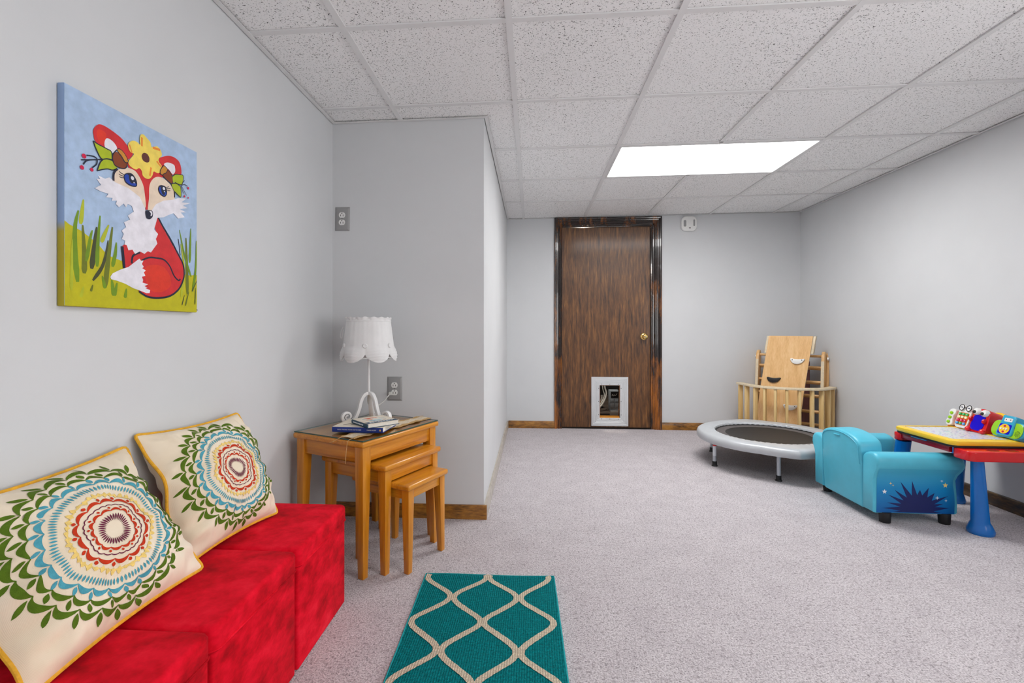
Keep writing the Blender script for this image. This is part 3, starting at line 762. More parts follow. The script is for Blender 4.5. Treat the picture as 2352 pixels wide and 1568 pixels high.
# ------------------------------------------------------------------ red storage ottomans
OTW, OTD, OTH = 0.376, 0.355, 0.366
def soft_box(x0, x1, y0, y1, z0, z1, r, puff=0.0):
    """rounded box with a slightly domed top"""
    def sgn(v): return (v > 0) - (v < 0)
    nu = 14
    mb = MB()
    cx, cy = (x0+x1)/2, (y0+y1)/2
    rows = [(0, z0), (0, z1-r)] + [(r*(1-math.cos(a*PI/12)), z1-r+r*math.sin(a*PI/12)) for a in range(1, 7)]
    vs = []; fs = []
    ring = None
    for ins, z in rows:
        pts = rrect(x0+ins, x1-ins, y0+ins, y1-ins, max(0.004, 0.02-ins*0.5), 4)
        vs += [(p[0], p[1], z) for p in pts]; ring = len(pts)
    for i in range(len(rows)-1):
        for k in range(ring):
            k2 = (k+1) % ring
            fs.append((i*ring+k, i*ring+k2, (i+1)*ring+k2, (i+1)*ring+k))
    fs.append(tuple(range(ring))[::-1])
    base = (len(rows)-1)*ring
    last = vs[base:base+ring]
    for q in (0.75, 0.45, 0.2):
        vs += [(cx+(p[0]-cx)*q, cy+(p[1]-cy)*q, z1+puff*(1-q*q)) for p in last]
    for i in range(3):
        b0 = base + i*ring
        for k in range(ring):
            k2 = (k+1) % ring
            fs.append((b0+k, b0+k2, b0+ring+k2, b0+ring+k))
    vs.append((cx, cy, z1+puff)); c_ = len(vs)-1; b0 = base+3*ring
    fs += [(b0+k, b0+(k+1) % ring, c_) for k in range(ring)]
    return mb.add(vs, fs)
OX = XL + 0.02 + OTW/2
for k, (y0, lab) in enumerate(((1.322, 'red suede storage ottoman cube at the far end, beside the nest of tables'),
                              (0.960, 'red suede storage ottoman cube in the middle of the row, under both cushions'),
                              (0.598, 'red suede storage ottoman cube nearest the viewer, cut off by the picture edge'))):
    t = thing('storage_ottoman', lab, 'ottoman', (OX, y0+OTD/2, 0), (0, 0, (0.006, -0.005, 0.005)[k]), 'red ottomans along the left wall')
    MB().box(-OTW/2+0.006, OTW/2-0.006, -OTD/2+0.003, OTD/2-0.003, 0.004, OTH-0.062).build('body', T['suede'], t, 0.007, 3)
    soft_box(-OTW/2, OTW/2, -OTD/2, OTD/2, OTH-0.060, OTH-0.006, 0.013, 0.006).build('lid', T['suede'], t, angle=60)
    P = [(p[0], p[1], OTH-0.0585) for p in rrect(-OTW/2-0.0005, OTW/2+0.0005, -OTD/2+0.0005, OTD/2-0.0005, 0.02, 4)]
    MB().tube(P, 0.0026, 6, True).build('lid_seam', T['suede'], t)

# ------------------------------------------------------------------ embroidered cushions
def cushion(name, label, loc, lean, roll, yaw, seed, hx=0.205, hy=0.18, thick=0.086):
    rnd = random.Random(seed)
    ph = [rnd.uniform(0, 6.28) for _ in range(8)]
    up = Vector((-math.sin(lean), 0, math.cos(lean))); nn = Vector((math.cos(lean), 0, math.sin(lean)))
    Mr = frame((0, 0, 0), (0, 1, 0), up, nn) @ Matrix.Rotation(roll, 4, 'Z') @ Matrix.Rotation(yaw, 4, 'Y')
    t = thing(name, label, 'cushion', loc, Mr.to_euler(), 'embroidered cushions on the ottomans')
    def S(u, v, side=1, lift=0.0):
        pin = 0.075
        x = hx*u*(1 - pin*(1-v*v)); y = hy*v*(1 - pin*(1-u*u))
        e_ = max(0.0, 1-abs(u)**2.6)**0.62 * max(0.0, 1-abs(v)**2.6)**0.62
        wr = 0.0042*math.sin(9*u+5*v+ph[0])*math.sin(4*v+ph[1]) + 0.0026*math.sin(17*v-6*u+ph[2]) + 0.0030*max(0.0, -u-0.25)*math.sin(26*v+7*u+ph[5])
        rim = (1-e_)
        wr += 0.0075*rim*e_*2*math.sin(24*(u if abs(v) > abs(u) else v)+ph[3]+3*rim)
        z = side*(thick*e_ + lift) + wr*min(1, 4*e_)*(1 if side > 0 else 0.6)
        zz = z + 0.006*math.sin(3.2*u+ph[4])*(1-abs(v)) + 0.010*math.sin(2.5*v+ph[5])*rim + (0.011*math.sin(6.5*v+ph[6])*rim*(1-v*v) if u < 0 else 0.006*math.sin(5*v+ph[7])*rim*(1-v*v))
        return (x, y, zz)
    n = 56
    mb = MB()
    mb.grid(lambda a, b: S(2*a-1, 2*b-1, 1), n, n)
    mb.grid(lambda a, b: S(2*a-1, 2*b-1, -1), n, n)
    mb.build('cushion_cover', T['linen'], t, angle=75)
    path = []
    for k in range(160):
        q = k / 160 * 4; s_ = int(q); f = q - s_
        u, v = ((-1+2*f, -1), (1, -1+2*f), (1-2*f, 1), (-1, 1-2*f))[s_]
        p = Vector(S(u, v, 1)); c_ = Vector((u, v, 0)).normalized()*0.002
        path.append(p + c_)
    # round the four corners a little
    sm = path[:]
    for _ in range(2): sm = [(sm[i-1] + sm[i]*2 + sm[(i+1) % len(sm)])/4 for i in range(len(sm))]
    MB().tube(sm, 0.0040, 8, True).build('piping_cord', T['piping'], t)
    R = 0.955
    def pol(r, a):
        return S(R*r*math.cos(a), R*r*math.sin(a), 1, 0.0013)
    def strip(inn, out, m):
        vs = []
        for i in range(m+1): vs += [inn(i/m), out(i/m)]
        return vs, [(2*i, 2*i+2, 2*i+3, 2*i+1) for i in range(m)]
    def scallops(nm, mat, r0, h, thick_, cnt, leaf, off=0.0, lean_=0.25):
        mb = MB(); mb2 = MB(); wd = 2*PI/cnt
        for c_ in range(cnt):
            a0 = off + c_*wd
            def I(u): return pol(r0 + h*0.55*math.sin(PI*u)**0.8, a0 + wd*u)
            def O(u): return pol(r0 + 0.010 + (h*0.55+thick_)*math.sin(PI*u)**0.8, a0 + wd*u)
            mb.add(*strip(I, O, 10))
            if leaf:
                ra, rb = r0 + 0.036, r0 + leaf
                wl = 0.11*wd
                mb2.add(*strip(lambda u: pol(ra+(rb-ra)*u, a0 + lean_*wd*u - wl*math.sin(PI*u)**0.8), lambda u: pol(ra+(rb-ra)*u, a0 + lean_*wd*u + wl*math.sin(PI*u)**0.8), 6))
        o = mb.build(nm, mat, t, smooth=True)
        o['kind'] = 'stuff'
        if leaf: mb2.build('leaf_stitches', mat, o)['kind'] = 'stuff'
    def ticks(nm, mat, r0, r1, cnt, wfrac, jit=0.0):
        mb = MB(); wd = 2*PI/cnt
        for c_ in range(cnt):
            a0 = c_*wd; d0 = rnd.uniform(-jit, jit); d1 = rnd.uniform(-jit, jit)
            mb.add(*strip(lambda u: pol(r0+d0+(r1+d1-r0-d0)*u, a0 - wfrac*wd*math.sin(PI*u)), lambda u: pol(r0+d0+(r1+d1-r0-d0)*u, a0 + wfrac*wd*math.sin(PI*u)), 6))
        mb.build(nm, mat, t)['kind'] = 'stuff'
    scallops('green_outer_ring', T['th_green'], 0.870, 0.056, 0.050, 24, 0.158, 0.0, 0.22)
    scallops('green_inner_ring', T['th_green'], 0.775, 0.046, 0.038, 24, 0.118, 0.1, 0.2)
    scallops('blue_ring', T['th_blue'], 0.675, 0.044, 0.042, 24, 0.112, 0.05, 0.15)
    ticks('blue_tick_ring', T['th_blue'], 0.575, 0.655, 104, 0.30)
    ticks('yellow_sprig_ring', T['th_yellow'], 0.460, 0.535, 44, 0.34, 0.02)
    scallops('yellow_dot_ring', T['th_yellow'], 0.475, 0.012, 0.016, 40, 0.0)
    scallops('red_outer_ring', T['th_red'], 0.372, 0.036, 0.036, 14, 0.085, 0.2, 0.05)
    scallops('plum_wave_line', T['th_plum'], 0.315, 0.022, 0.002, 26, 0.0)
    scallops('red_inner_ring', T['th_red'], 0.235, 0.024, 0.024, 14, 0.070, 0.0, 0.05)
    ticks('plum_spike_ring', T['th_plum'], 0.105, 0.200, 38, 0.34)
    return t
cushion('cushion', 'cream cushion with embroidered medallion, farther of two, leaning on the wall by the tables', (-0.957, 1.372, 0.543), math.radians(27), math.radians(-3.5), math.radians(-4), 3, 0.194, 0.184)
cushion('cushion', 'cream cushion with embroidered medallion, nearer of two, cut off by the left picture edge', (-0.950, 0.945, 0.529), math.radians(32), math.radians(1), math.radians(-3), 11, 0.206, 0.184)
# ================================================================== nest of tables and what stands on it
TH = math.radians(65.55)
def nest_table(label, Fx, Fy, La, Lb, H_, leg_t, leg_b, apron, over=0.012):
    """local x along the long side, y towards the wall; legs with straight outer faces"""
    t = thing('nesting_table', label, 'table', (Fx, Fy, 0), (0, 0, TH), 'nest of three honey oak tables')
    tt = 0.024
    o = MB().box(-over, La+over, -over, Lb+over, H_-tt, H_).build('table_top', T['oak_x'], t, 0.008, 3)
    for sx, sy in ((0,0), (1,0), (0,1), (1,1)):
        def C(w):
            x0, x1 = (0, w) if sx == 0 else (La-w, La)
            y0, y1 = (0, w) if sy == 0 else (Lb-w, Lb)
            return [(x0,y0),(x1,y0),(x1,y1),(x0,y1)]
        zk = H_ - tt - apron
        vs = [(x,y,0) for x,y in C(leg_b)] + [(x,y,zk) for x,y in C(leg_t)] + [(x,y,H_-tt-0.0004) for x,y in C(leg_t)]
        fs = [(0,3,2,1),(8,9,10,11)]
        for r in (0, 4): fs += [(r+k, r+(k+1) % 4, r+4+(k+1) % 4, r+4+k) for k in range(4)]
        MB().add(vs, fs).build('leg', T['oak_z'], t, 0.002)
    d = 0.006; z0, z1 = H_-tt-apron, H_-tt-0.0004
    MB().box(leg_t, La-leg_t, d, d+0.016, z0, z1).build('apron', T['oak_x'], t, 0.0015)
    MB().box(leg_t, La-leg_t, Lb-d-0.016, Lb-d, z0, z1).build('apron', T['oak_x'], t, 0.0015)
    MB().box(d, d+0.016, leg_t, Lb-leg_t, z0, z1).build('apron', T['oak_y'], t, 0.0015)
    MB().box(La-d-0.016, La-d, leg_t, Lb-leg_t, z0, z1).build('apron', T['oak_y'], t, 0.0015)
    return t
big = nest_table('largest honey oak nesting table, with a glass sheet and a lamp on top', -0.667, 1.827, 0.484, 0.386, 0.548, 0.044, 0.028, 0.062)
mid = nest_table('middle-sized honey oak nesting table, half tucked under the largest one', -0.589, 1.865, 0.358, 0.343, 0.445, 0.038, 0.026, 0.050)
small = nest_table('smallest honey oak nesting table, standing in front of the other two', -0.4977, 1.880, 0.254, 0.292, 0.364, 0.036, 0.024, 0.040)

TZ = 0.5485
g = thing('glass_sheet', 'clear glass sheet lying on the largest nesting table', 'glass top', (-0.667, 1.827, TZ), (0, 0, TH))
MB().prism(rrect(-0.006, 0.490, -0.006, 0.392, 0.006, 3), 0, 0.006).build('pane', T['glass'], g)
GZ = TZ + 0.0065
MB().tube([(-0.0065, -0.0065, 0.003), (0.4905, -0.0065, 0.003), (0.4905, 0.3925, 0.003), (-0.0065, 0.3925, 0.003)], 0.0026, 6, True).build('polished_edge', T['glass_edge'], g)

# burlap runner with a lace strip and loose strings
r = thing('table_runner', 'frayed burlap runner with lace lying on the glass under the books', 'runner', (-0.667, 1.827, GZ), (0, 0, TH))
rr = random.Random(5)
def wav(x, y): return 0.0030 + 0.0016*math.sin(38*x+9*y) + 0.0012*math.sin(71*x-40*y)
def edge(x, s): return 0.0035*math.sin(60*x+s) + 0.0025*math.sin(133*x+2*s)
mb = MB()
mb.grid(lambda u, v: (0.004+0.490*u, 0.036+edge(0.49*u, 1)*(1-v)+0.088*v+edge(0.49*u, 4)*v, wav(0.49*u, 0.088*v)), 90, 12)
mb.grid(lambda u, v: (0.004+0.490*u, 0.036+edge(0.49*u, 1)*(1-v)+0.088*v+edge(0.49*u, 4)*v, wav(0.49*u, 0.088*v)-0.0010), 90, 12)
mb.build('burlap_cloth', T['burlap'], r)
MB().grid(lambda u, v: (0.002+0.494*u, 0.056+0.048*v+edge(0.49*u, 2)*(1-v)+edge(0.49*u, 7)*v, wav(0.49*u, 0.020+0.048*v)+0.0012), 90, 8).build('lace_strip', T['lace'], r)
for k, (pts) in enumerate(([(0.006, 0.045, 0.003), (-0.010, 0.05, 0.003), (-0.026, 0.055, -0.006), (-0.030, 0.06, -0.05), (-0.027, 0.066, -0.095)],
                          [(0.006, 0.10, 0.003), (-0.012, 0.11, 0.002), (-0.030, 0.13, -0.012), (-0.028, 0.155, -0.020)],
                          [(0.49, 0.10, 0.003), (0.505, 0.11, 0.004), (0.512, 0.095, 0.006)])):
    MB().tube(spline(pts, 6), 0.0011, 6).build('loose_string', T['burlap'], r)
for k in range(34):
    x, s_ = ((0.004, -1) if k % 2 else (0.494, 1)); y = 0.04 + rr.random()*0.08
    MB().tube([(x, y, 0.003), (x+s_*rr.uniform(0.003, 0.009), y+rr.uniform(-0.004, 0.004), 0.003)], 0.0006, 4).build('fringe_thread', T['burlap'], r)

# ------------------------------------------------------------------ books
BZ = GZ + 0.0062
def book(name, label, loc, rz, w, d, h, cover, spine, top_mat):
    """x along the spine, y away from the spine"""
    t = thing(name, label, 'book', loc, (0, 0, rz))
    MB().box(0.003, w-0.003, 0.003, d-0.003, 0.002, h-0.002).build('pages', T['bk_page'], t)
    MB().box(0, w, 0.0, d, 0, 0.002).build('back_cover', cover, t)
    MB().box(0, w, 0.0, d, h-0.002, h).build('front_cover', top_mat, t)
    n = 5
    pr = [(0.0028, 0), (-0.0005, 0.001)] + [(-0.0022*math.sin(PI*k/n)-0.0005, h*k/n) for k in range(1, n)] + [(-0.0005, h-0.001), (0.0028, h)]
    MB().prism(pr, 0, w, 'x').build('spine', spine, t)
    return t
b1 = book('hardback_book', 'navy spined hardback lying under the paperback, on the burlap runner', (-0.842, 1.944, BZ), math.radians(-3.2), 0.222, 0.165, 0.0225, T['bk_navy'], T['bk_navy'], T['bk_cover'])
Ms = frame((0.112, -0.0031, 0.0112), (1,0,0), (0,0,1), (0,-1,0))
text_obj('spine_title', 'THE BOY, THE MOLE, THE FOX AND THE HORSE', 0.0062, T['star_w'], Ms @ Matrix.Translation((-0.036, 0, 0)), b1, sx=0.78)
text_obj('spine_author', 'CHARLIE MACKESY', 0.0062, T['star_w'], Ms @ Matrix.Translation((0.062, 0, 0)), b1, sx=0.78)
MB().add([(0.2115+0.0036*math.cos(2*PI*k/14), -0.0030, 0.0112+0.0042*math.sin(2*PI*k/14)) for k in range(14)], [tuple(range(14))]).build('spine_roundel', T['gold'], b1)
for k in range(5):
    MB().tube(spline([(0.03+0.03*k, 0.04+0.01*(k % 2), 0.0228), (0.045+0.03*k, 0.055, 0.0228), (0.05+0.03*k, 0.09+0.01*k, 0.0228)], 5), 0.0007, 4).build('cover_ink_line', T['ink'], b1)
b2 = book('paperback_book', 'small paperback with a blue and orange cover lying on top of the hardback', (-0.783, 2.012, BZ+0.0235), math.radians(-44.5), 0.151, 0.146, 0.0185, T['bk_teal'], T['bk_teal'], T['bk_cover'])
MB().add([(p[0], p[1], 0.0188) for p in spline([(0.035,0.03,0),(0.03,0.09,0),(0.06,0.12,0),(0.10,0.11,0),(0.115,0.06,0),(0.08,0.03,0)], 6, True)], [tuple(range(36))]).build('cover_art', T['bk_art'], b2)
MB().box(0.118, 0.149, 0.002, 0.144, 0.0185, 0.0188).build('title_band', T['bk_teal'], b2)
for k in range(9):
    MB().box(0.126, 0.140-0.003*(k % 3), 0.018+0.0125*k, 0.026+0.0125*k, 0.0188, 0.0190).build('title_letter', T['star_w'], b2)
for k in range(7):
    MB().box(0.02+0.014*k, 0.030+0.014*k, -0.0031, -0.0026, 0.007, 0.0115).build('spine_letter', T['star_w'], b2)

# ------------------------------------------------------------------ table lamp with scroll feet and swagged shade
lamp = thing('table_lamp', 'white table lamp with scroll feet and a gathered swag shade', 'lamp', (-0.782, 2.222, GZ))
for ang in (218, 338, 98):
    a = math.radians(ang); d = Vector((math.cos(a), math.sin(a), 0))
    prof_ = [(0.0, 0.130), (0.012, 0.132), (0.026, 0.122), (0.038, 0.098), (0.046, 0.066), (0.058, 0.034), (0.072, 0.013), (0.090, 0.0055)]
    cx_, cz_, r0_ = 0.103, 0.0305, 0.0255
    for k in range(1, 27):
        q = -PI/2 + k*PI/8*0.98
        rr_ = r0_*(1 - k/31)
        prof_.append((cx_ + rr_*math.cos(q), cz_ - (0.0 if k > 3 else 0) + rr_*math.sin(q)))
    P = spline([(d.x*p[0], d.y*p[0], p[1]) for p in prof_], 3)
    n_ = len(P)
    MB().band(P, 0.019, [0.0145 if i < n_*0.14 else max(0.0062, 0.0145 - 0.014*(i/n_-0.14)) for i in range(n_)], (-d.y, d.x, 0)).build('scroll_leg', T['enamel'], lamp, 0.0015)
MB().lathe([(0.010, 0.124), (0.010, 0.136), (0.0062, 0.140), (0.0062, 0.40), (0.012, 0.402), (0.012, 0.425), (0.0, 0.426)], 16).build('stem', T['enamel'], lamp)
SB, ST = 0.286, 0.487
NS = 6
def shade_r(a, z):
    u = (z-SB)/(ST-SB)
    r = 0.128 - 0.026*u
    f = (a/(2*PI)*NS + 0.31) % 1.0
    bulge = math.sin(PI*f)
    if u < 0.36:
        k_ = (0.36-u)/0.36
        r += 0.010*bulge*math.sin(PI*min(1, k_*1.0))  + 0.0024*math.sin(95*u+16*(f-0.5)**2)*min(1, 2*k_)*bulge
        r -= 0.010*(1-bulge)*k_
    r += (0.0005*math.sin(a*17+1.5*math.sin(3*a)) + 0.0003*math.sin(a*31+2)) * (0.3+0.7*u)
    return r, f, bulge
def shade_pt(u, v):
    a = 2*PI*u
    f = (u*NS + 0.31) % 1.0
    low = SB + 0.042*(1-math.sin(PI*f)**0.6)
    z = low + (ST-low)*v
    r, _, _ = shade_r(a, z)
    return (r*math.cos(a), r*math.sin(a), z)
mb = MB(); mb.grid(shade_pt, 200, 36, wrap=True)
mb.grid(lambda u, v: tuple(Vector(shade_pt(u, v)) - Vector((0.0016*math.cos(2*PI*u), 0.0016*math.sin(2*PI*u), 0))), 200, 36, wrap=True)
sh = mb.build('lamp_shade', T['lampcloth'], lamp, angle=80)
MB().grid(lambda u, v: ((0.1015+0.004*v+0.0022*math.sin(2*PI*u*22+2*math.sin(2*PI*u*3))*v+0.002*math.sin(2*PI*u*11))*math.cos(2*PI*u), (0.1015+0.004*v+0.0022*math.sin(2*PI*u*22+2*math.sin(2*PI*u*3))*v+0.002*math.sin(2*PI*u*11))*math.sin(2*PI*u), ST-0.008+0.017*v+0.002*math.sin(2*PI*u*17)*v), 208, 5, wrap=True).build('top_ruffle', T['lampcloth'], sh, angle=80)
MB().tube([(0.103*math.cos(2*PI*k/64), 0.103*math.sin(2*PI*k/64), ST-0.008) for k in range(64)], 0.0022, 6, True).build('top_ring', T['lampcloth'], sh)
for k in range(NS):
    a = 2*PI*((k + 1 - 0.31) / NS)
    r_, _, _ = shade_r(a, SB+0.075)
    Mx = Matrix.Translation((r_*math.cos(a), r_*math.sin(a), SB+0.078)) @ Matrix.Rotation(a, 4, 'Z') @ Matrix.Rotation(PI/2, 4, 'Y')
    MB().lathe([(0.011, -0.002), (0.0115, 0.002), (0.008, 0.0055), (0.004, 0.0045), (0.0, 0.005)], 16, Mx).build('covered_button', T['lampcloth'], sh)
MB().tube([(0.118*math.cos(2*PI*k/48), 0.118*math.sin(2*PI*k/48), SB+0.02) for k in range(48)], 0.0018, 6, True).build('wire_ring', T['enamel'], sh)
for k in range(3):
    a = 2*PI*k/3 + 0.4
    MB().tube([(0.010*math.cos(a), 0.010*math.sin(a), 0.415), (0.095*math.cos(a), 0.095*math.sin(a), ST-0.01)], 0.0014, 6).build('shade_spoke', T['enamel'], sh)
MB().tube(spline([(-0.113, -0.03, ST-0.035), (-0.122, -0.036, ST-0.06), (-0.125, -0.034, ST-0.085), (-0.119, -0.03, ST-0.086), (-0.114, -0.03, ST-0.05)], 5), 0.0022, 6).build('tie_loop', T['lampcloth'], sh)
# its cord to the wall socket
pc = Vector((-0.742, YA-0.030, 0.657)) - Vector(lamp.location)
MB().tube(spline([(0, 0.004, 0.126), (-0.012, 0.02, 0.105), (-0.02, 0.06, 0.07), (-0.004, 0.12, 0.052), (0.015, 0.17, 0.064), (pc.x-0.012, pc.y-0.02, pc.z-0.018), pc], 7), 0.0026, 8).build('power_cord', T['cord_w'], lamp)
MB().box(pc.x-0.009, pc.x+0.009, pc.y-0.008, pc.y+0.0165, pc.z-0.008, pc.z+0.008).build('plug', T['cord_w'], lamp, 0.003)

# loop of cable hanging behind the tables
tag(MB().tube(spline([(-0.755, 2.440, 0.30), (-0.735, 2.438, 0.20), (-0.74, 2.435, 0.12), (-0.765, 2.435, 0.09), (-0.80, 2.436, 0.11)], 8), 0.0028, 8).build('hanging_cable', T['cord_w']), 'thin white cable hanging down the wall behind the nest of tables', 'cable')

# ------------------------------------------------------------------ wall sockets
def socket(label, x, z, rz):
    t = thing('wall_outlet', label, 'outlet', (x, YA-0.0002, z), (0, rz, 0))
    w_, h_ = 0.040, 0.0635
    vs = [(-w_,0,-h_),(w_,0,-h_),(w_,0,h_),(-w_,0,h_),(-w_,-0.002,-h_),(w_,-0.002,-h_),(w_,-0.002,h_),(-w_,-0.002,h_)]
    i_ = 0.009
    vs += [(-w_+i_,-0.007,-h_+i_),(w_-i_,-0.007,-h_+i_),(w_-i_,-0.007,h_-i_),(-w_+i_,-0.007,h_-i_)]
    fs = [(0,1,2,3),(8,9,10,11)]
    for r_ in (0, 4): fs += [(r_+k, r_+(k+1) % 4, r_+4+(k+1) % 4, r_+4+k) for k in range(4)]
    MB().add(vs, fs).build('cover_plate', T['plate'], t, 0.0006, 1)
    for s_ in (1, -1):
        cz = s_*0.0195
        pts = [(p[0], p[1]+cz) for p in [(0.0172*math.cos(q), max(-0.0142, min(0.0142, 0.0172*math.sin(q)))) for q in [2*PI*k/36 for k in range(36)]]]
        o = MB().prism(pts, -0.0068, -0.0095, 'y').build('receptacle', T['white'], t)
        for sx in (-0.0066, 0.0066):
            MB().box(sx-0.0013, sx+0.0013, -0.0099, -0.0093, cz-0.0068, cz+0.0026).build('slot', T['slot'], o)
        MB().prism(circ(0, cz+0.0088, 0.0026, 12), -0.0099, -0.0093, 'y').build('ground_hole', T['slot'], o)
    MB().lathe([(0.0036, 0), (0.0034, 0.0012), (0.0, 0.0018)], 12, Matrix.Translation((0, -0.007, 0)) @ Matrix.Rotation(PI/2, 4, 'X')).build('screw', T['chrome'], t)
    return t
socket('grey wall outlet high on the alcove wall, beside the corner', -1.012, 1.585, 0.012)
socket('grey wall outlet on the alcove wall with the lamp plugged in', -0.727, 0.679, 0.0)
# ================================================================== rug
RA = math.radians(1.4)
rug = thing('accent_rug', 'teal woven rug with a cream trellis pattern lying on the carpet', 'rug', (-0.169, 1.888, 0.0), (0, 0, RA))
RW, RL, RT = 0.514, 0.86, 0.008        # local x across, -y towards the viewer
def sag(x, y): return 0.0016*math.sin(9*x+3) * math.sin(7*y) + 0.0009*math.sin(31*y+2*x)
mb = MB()
def rug_pt(u, v):
    x = -RW/2 + RW*u; y = -RL*v
    return (x, y + 0.004*math.sin(6.0*u+0.5)*(1-v), RT + sag(x, y))
mb.grid(rug_pt, 24, 40)
rim = [rug_pt(i/24, 0) for i in range(25)] + [rug_pt(1, j/40) for j in range(1, 41)] + [rug_pt(1-i/24, 1) for i in range(1, 25)] + [rug_pt(0, 1-j/40) for j in range(1, 40)]
n_ = len(rim); mb.add(rim + [(p[0], p[1], 0.001) for p in rim], [(i, (i+1) % n_, n_+(i+1) % n_, n_+i) for i in range(n_)] + [tuple(range(n_, 2*n_))])
mb.build('pile', T['rug'], rug, angle=60)
MB().tube([(p[0], p[1], p[2]-0.002) for p in rim], 0.0032, 6, True).build('bound_edge', T['rug_edge'], rug)
PX, PY = 0.2465, 0.1440               # trellis pitch
rr = random.Random(3)
for k in range(5):
    cxk = -0.2515 + 0.5*PX*(k+0.5); sgn = 1 if k % 2 else -1
    if k == 4: continue
    run = []
    m = 220
    for i in range(m+1):
        y = -0.004 - (RL-0.008)*i/m
        ph = PI*(-0.020-y)/PY
        c_ = math.cos(ph)
        w_ = c_*(0.86+0.14*abs(c_)) + 0.02*math.sin(ph*2+k)
        x = cxk + sgn*(PX/4-0.0080)*w_*1.02
        run.append((x + rr.uniform(-0.0009, 0.0009), y))
    vs = []; fs = []
    for i, (x, y) in enumerate(run):
        a = run[max(0, i-1)]; b = run[min(m, i+1)]
        tx, ty = b[0]-a[0], b[1]-a[1]; l_ = math.hypot(tx, ty)
        nx, ny = -ty/l_, tx/l_
        h = 0.0108 + rr.uniform(-0.0006, 0.0006)
        for s_ in (-1, 1):
            X = max(-RW/2+0.004, min(RW/2-0.004, x+nx*h*s_)); Y = y+ny*h*s_
            vs.append((X, Y, RT+0.0012+sag(X, Y)+0.0004))
    fs = [(2*i, 2*i+1, 2*i+3, 2*i+2) for i in range(m)]
    MB().add(vs, fs).build('trellis_line', T['rug_cream'], rug)

# ================================================================== mini trampoline
tr = thing('mini_trampoline', 'round mini trampoline with a silver pad and black mat in front of the climbing toys', 'trampoline', (1.752, 3.615, 0))
RO, RI, PZ = 0.492, 0.362, 0.228
def ro(a):
    r = RO
    for hinge in (math.radians(263), math.radians(83)):
        d = abs((a-hinge+PI) % (2*PI) - PI)
        if d < 0.42: r += 0.058*(1-d/0.42)**1.15
    return r
def pad(u, v):
    a = 2*PI*u
    R_ = ro(a)
    prof_ = [(0.0, -0.010), (0.02, 0.002), (0.25, 0.006), (0.6, 0.006), (0.84, 0.004), (0.95, -0.006), (1.0, -0.024), (0.985, -0.046), (0.95, -0.054)]
    q = v*(len(prof_)-1); i = min(int(q), len(prof_)-2); f = q-i
    s = prof_[i][0]*(1-f)+prof_[i+1][0]*f; z = prof_[i][1]*(1-f)+prof_[i+1][1]*f
    wr = 0.0022*math.sin(a*58)*max(0, 1-abs(s-0.12)/0.25) + 0.0012*math.sin(a*131)*max(0, 1-abs(s-0.1)/0.15)
    r = RI + (R_-RI)*s + 0.0015*math.sin(a*58+1)*(1 if s < 0.05 else 0)
    return (r*math.cos(a), r*math.sin(a), PZ+z+wr)
MB().grid(pad, 420, 16, wrap=True).build('pad', T['vinyl'], tr, angle=70)
MB().lathe([(0.0, PZ-0.018), (0.20, PZ-0.0185), (RI-0.012, PZ-0.016), (RI-0.012, PZ-0.0175), (0.2, PZ-0.020), (0.0, PZ-0.020)], 96).build('jumping_mat', T['mat'], tr)
MB().lathe([(RI-0.014, PZ-0.017), (RI+0.004, PZ-0.010), (RI+0.03, PZ-0.008), (RI+0.03, PZ-0.012), (RI-0.014, PZ-0.019)], 96).build('elastic_band', T['black'], tr)
MB().tube([(0.44*math.cos(2*PI*k/64), 0.44*math.sin(2*PI*k/64), PZ-0.030) for k in range(64)], 0.012, 10, True).build('ring_frame', T['steel_grey'], tr)
for k in range(6):
    a = math.radians(252 - 60*k); x, y = 0.432*math.cos(a), 0.432*math.sin(a)
    Mx = Matrix.Translation((x, y, 0))
    l_ = MB().lathe([(0.0125, 0.03), (0.0125, PZ-0.034)], 16, Mx).build('leg', T['steel_grey'], tr)
    MB().lathe([(0.021, 0.0), (0.0205, 0.005), (0.016, 0.010), (0.016, 0.034), (0.0125, 0.036)], 16, Mx).build('rubber_foot', T['black'], l_)
    if k == 1:
        MB().lathe([(0.0129, 0.075), (0.0129, 0.145)], 10, Mx @ Matrix.Rotation(-0.9, 4, 'Z')).build('leg_sticker', T['star_w'], l_)
        MB().lathe([(0.0131, 0.146), (0.0131, 0.156)], 10, Mx).build('warning_sticker', T['pl_red'], l_)

# ================================================================== wooden climbing toys in the corner
RV = Vector((0.75, -0.66, 0)).normalized()           # across the corner, left to right in view
NV = Vector((-0.66, -0.75, 0)).normalized()          # out of the corner, towards the room
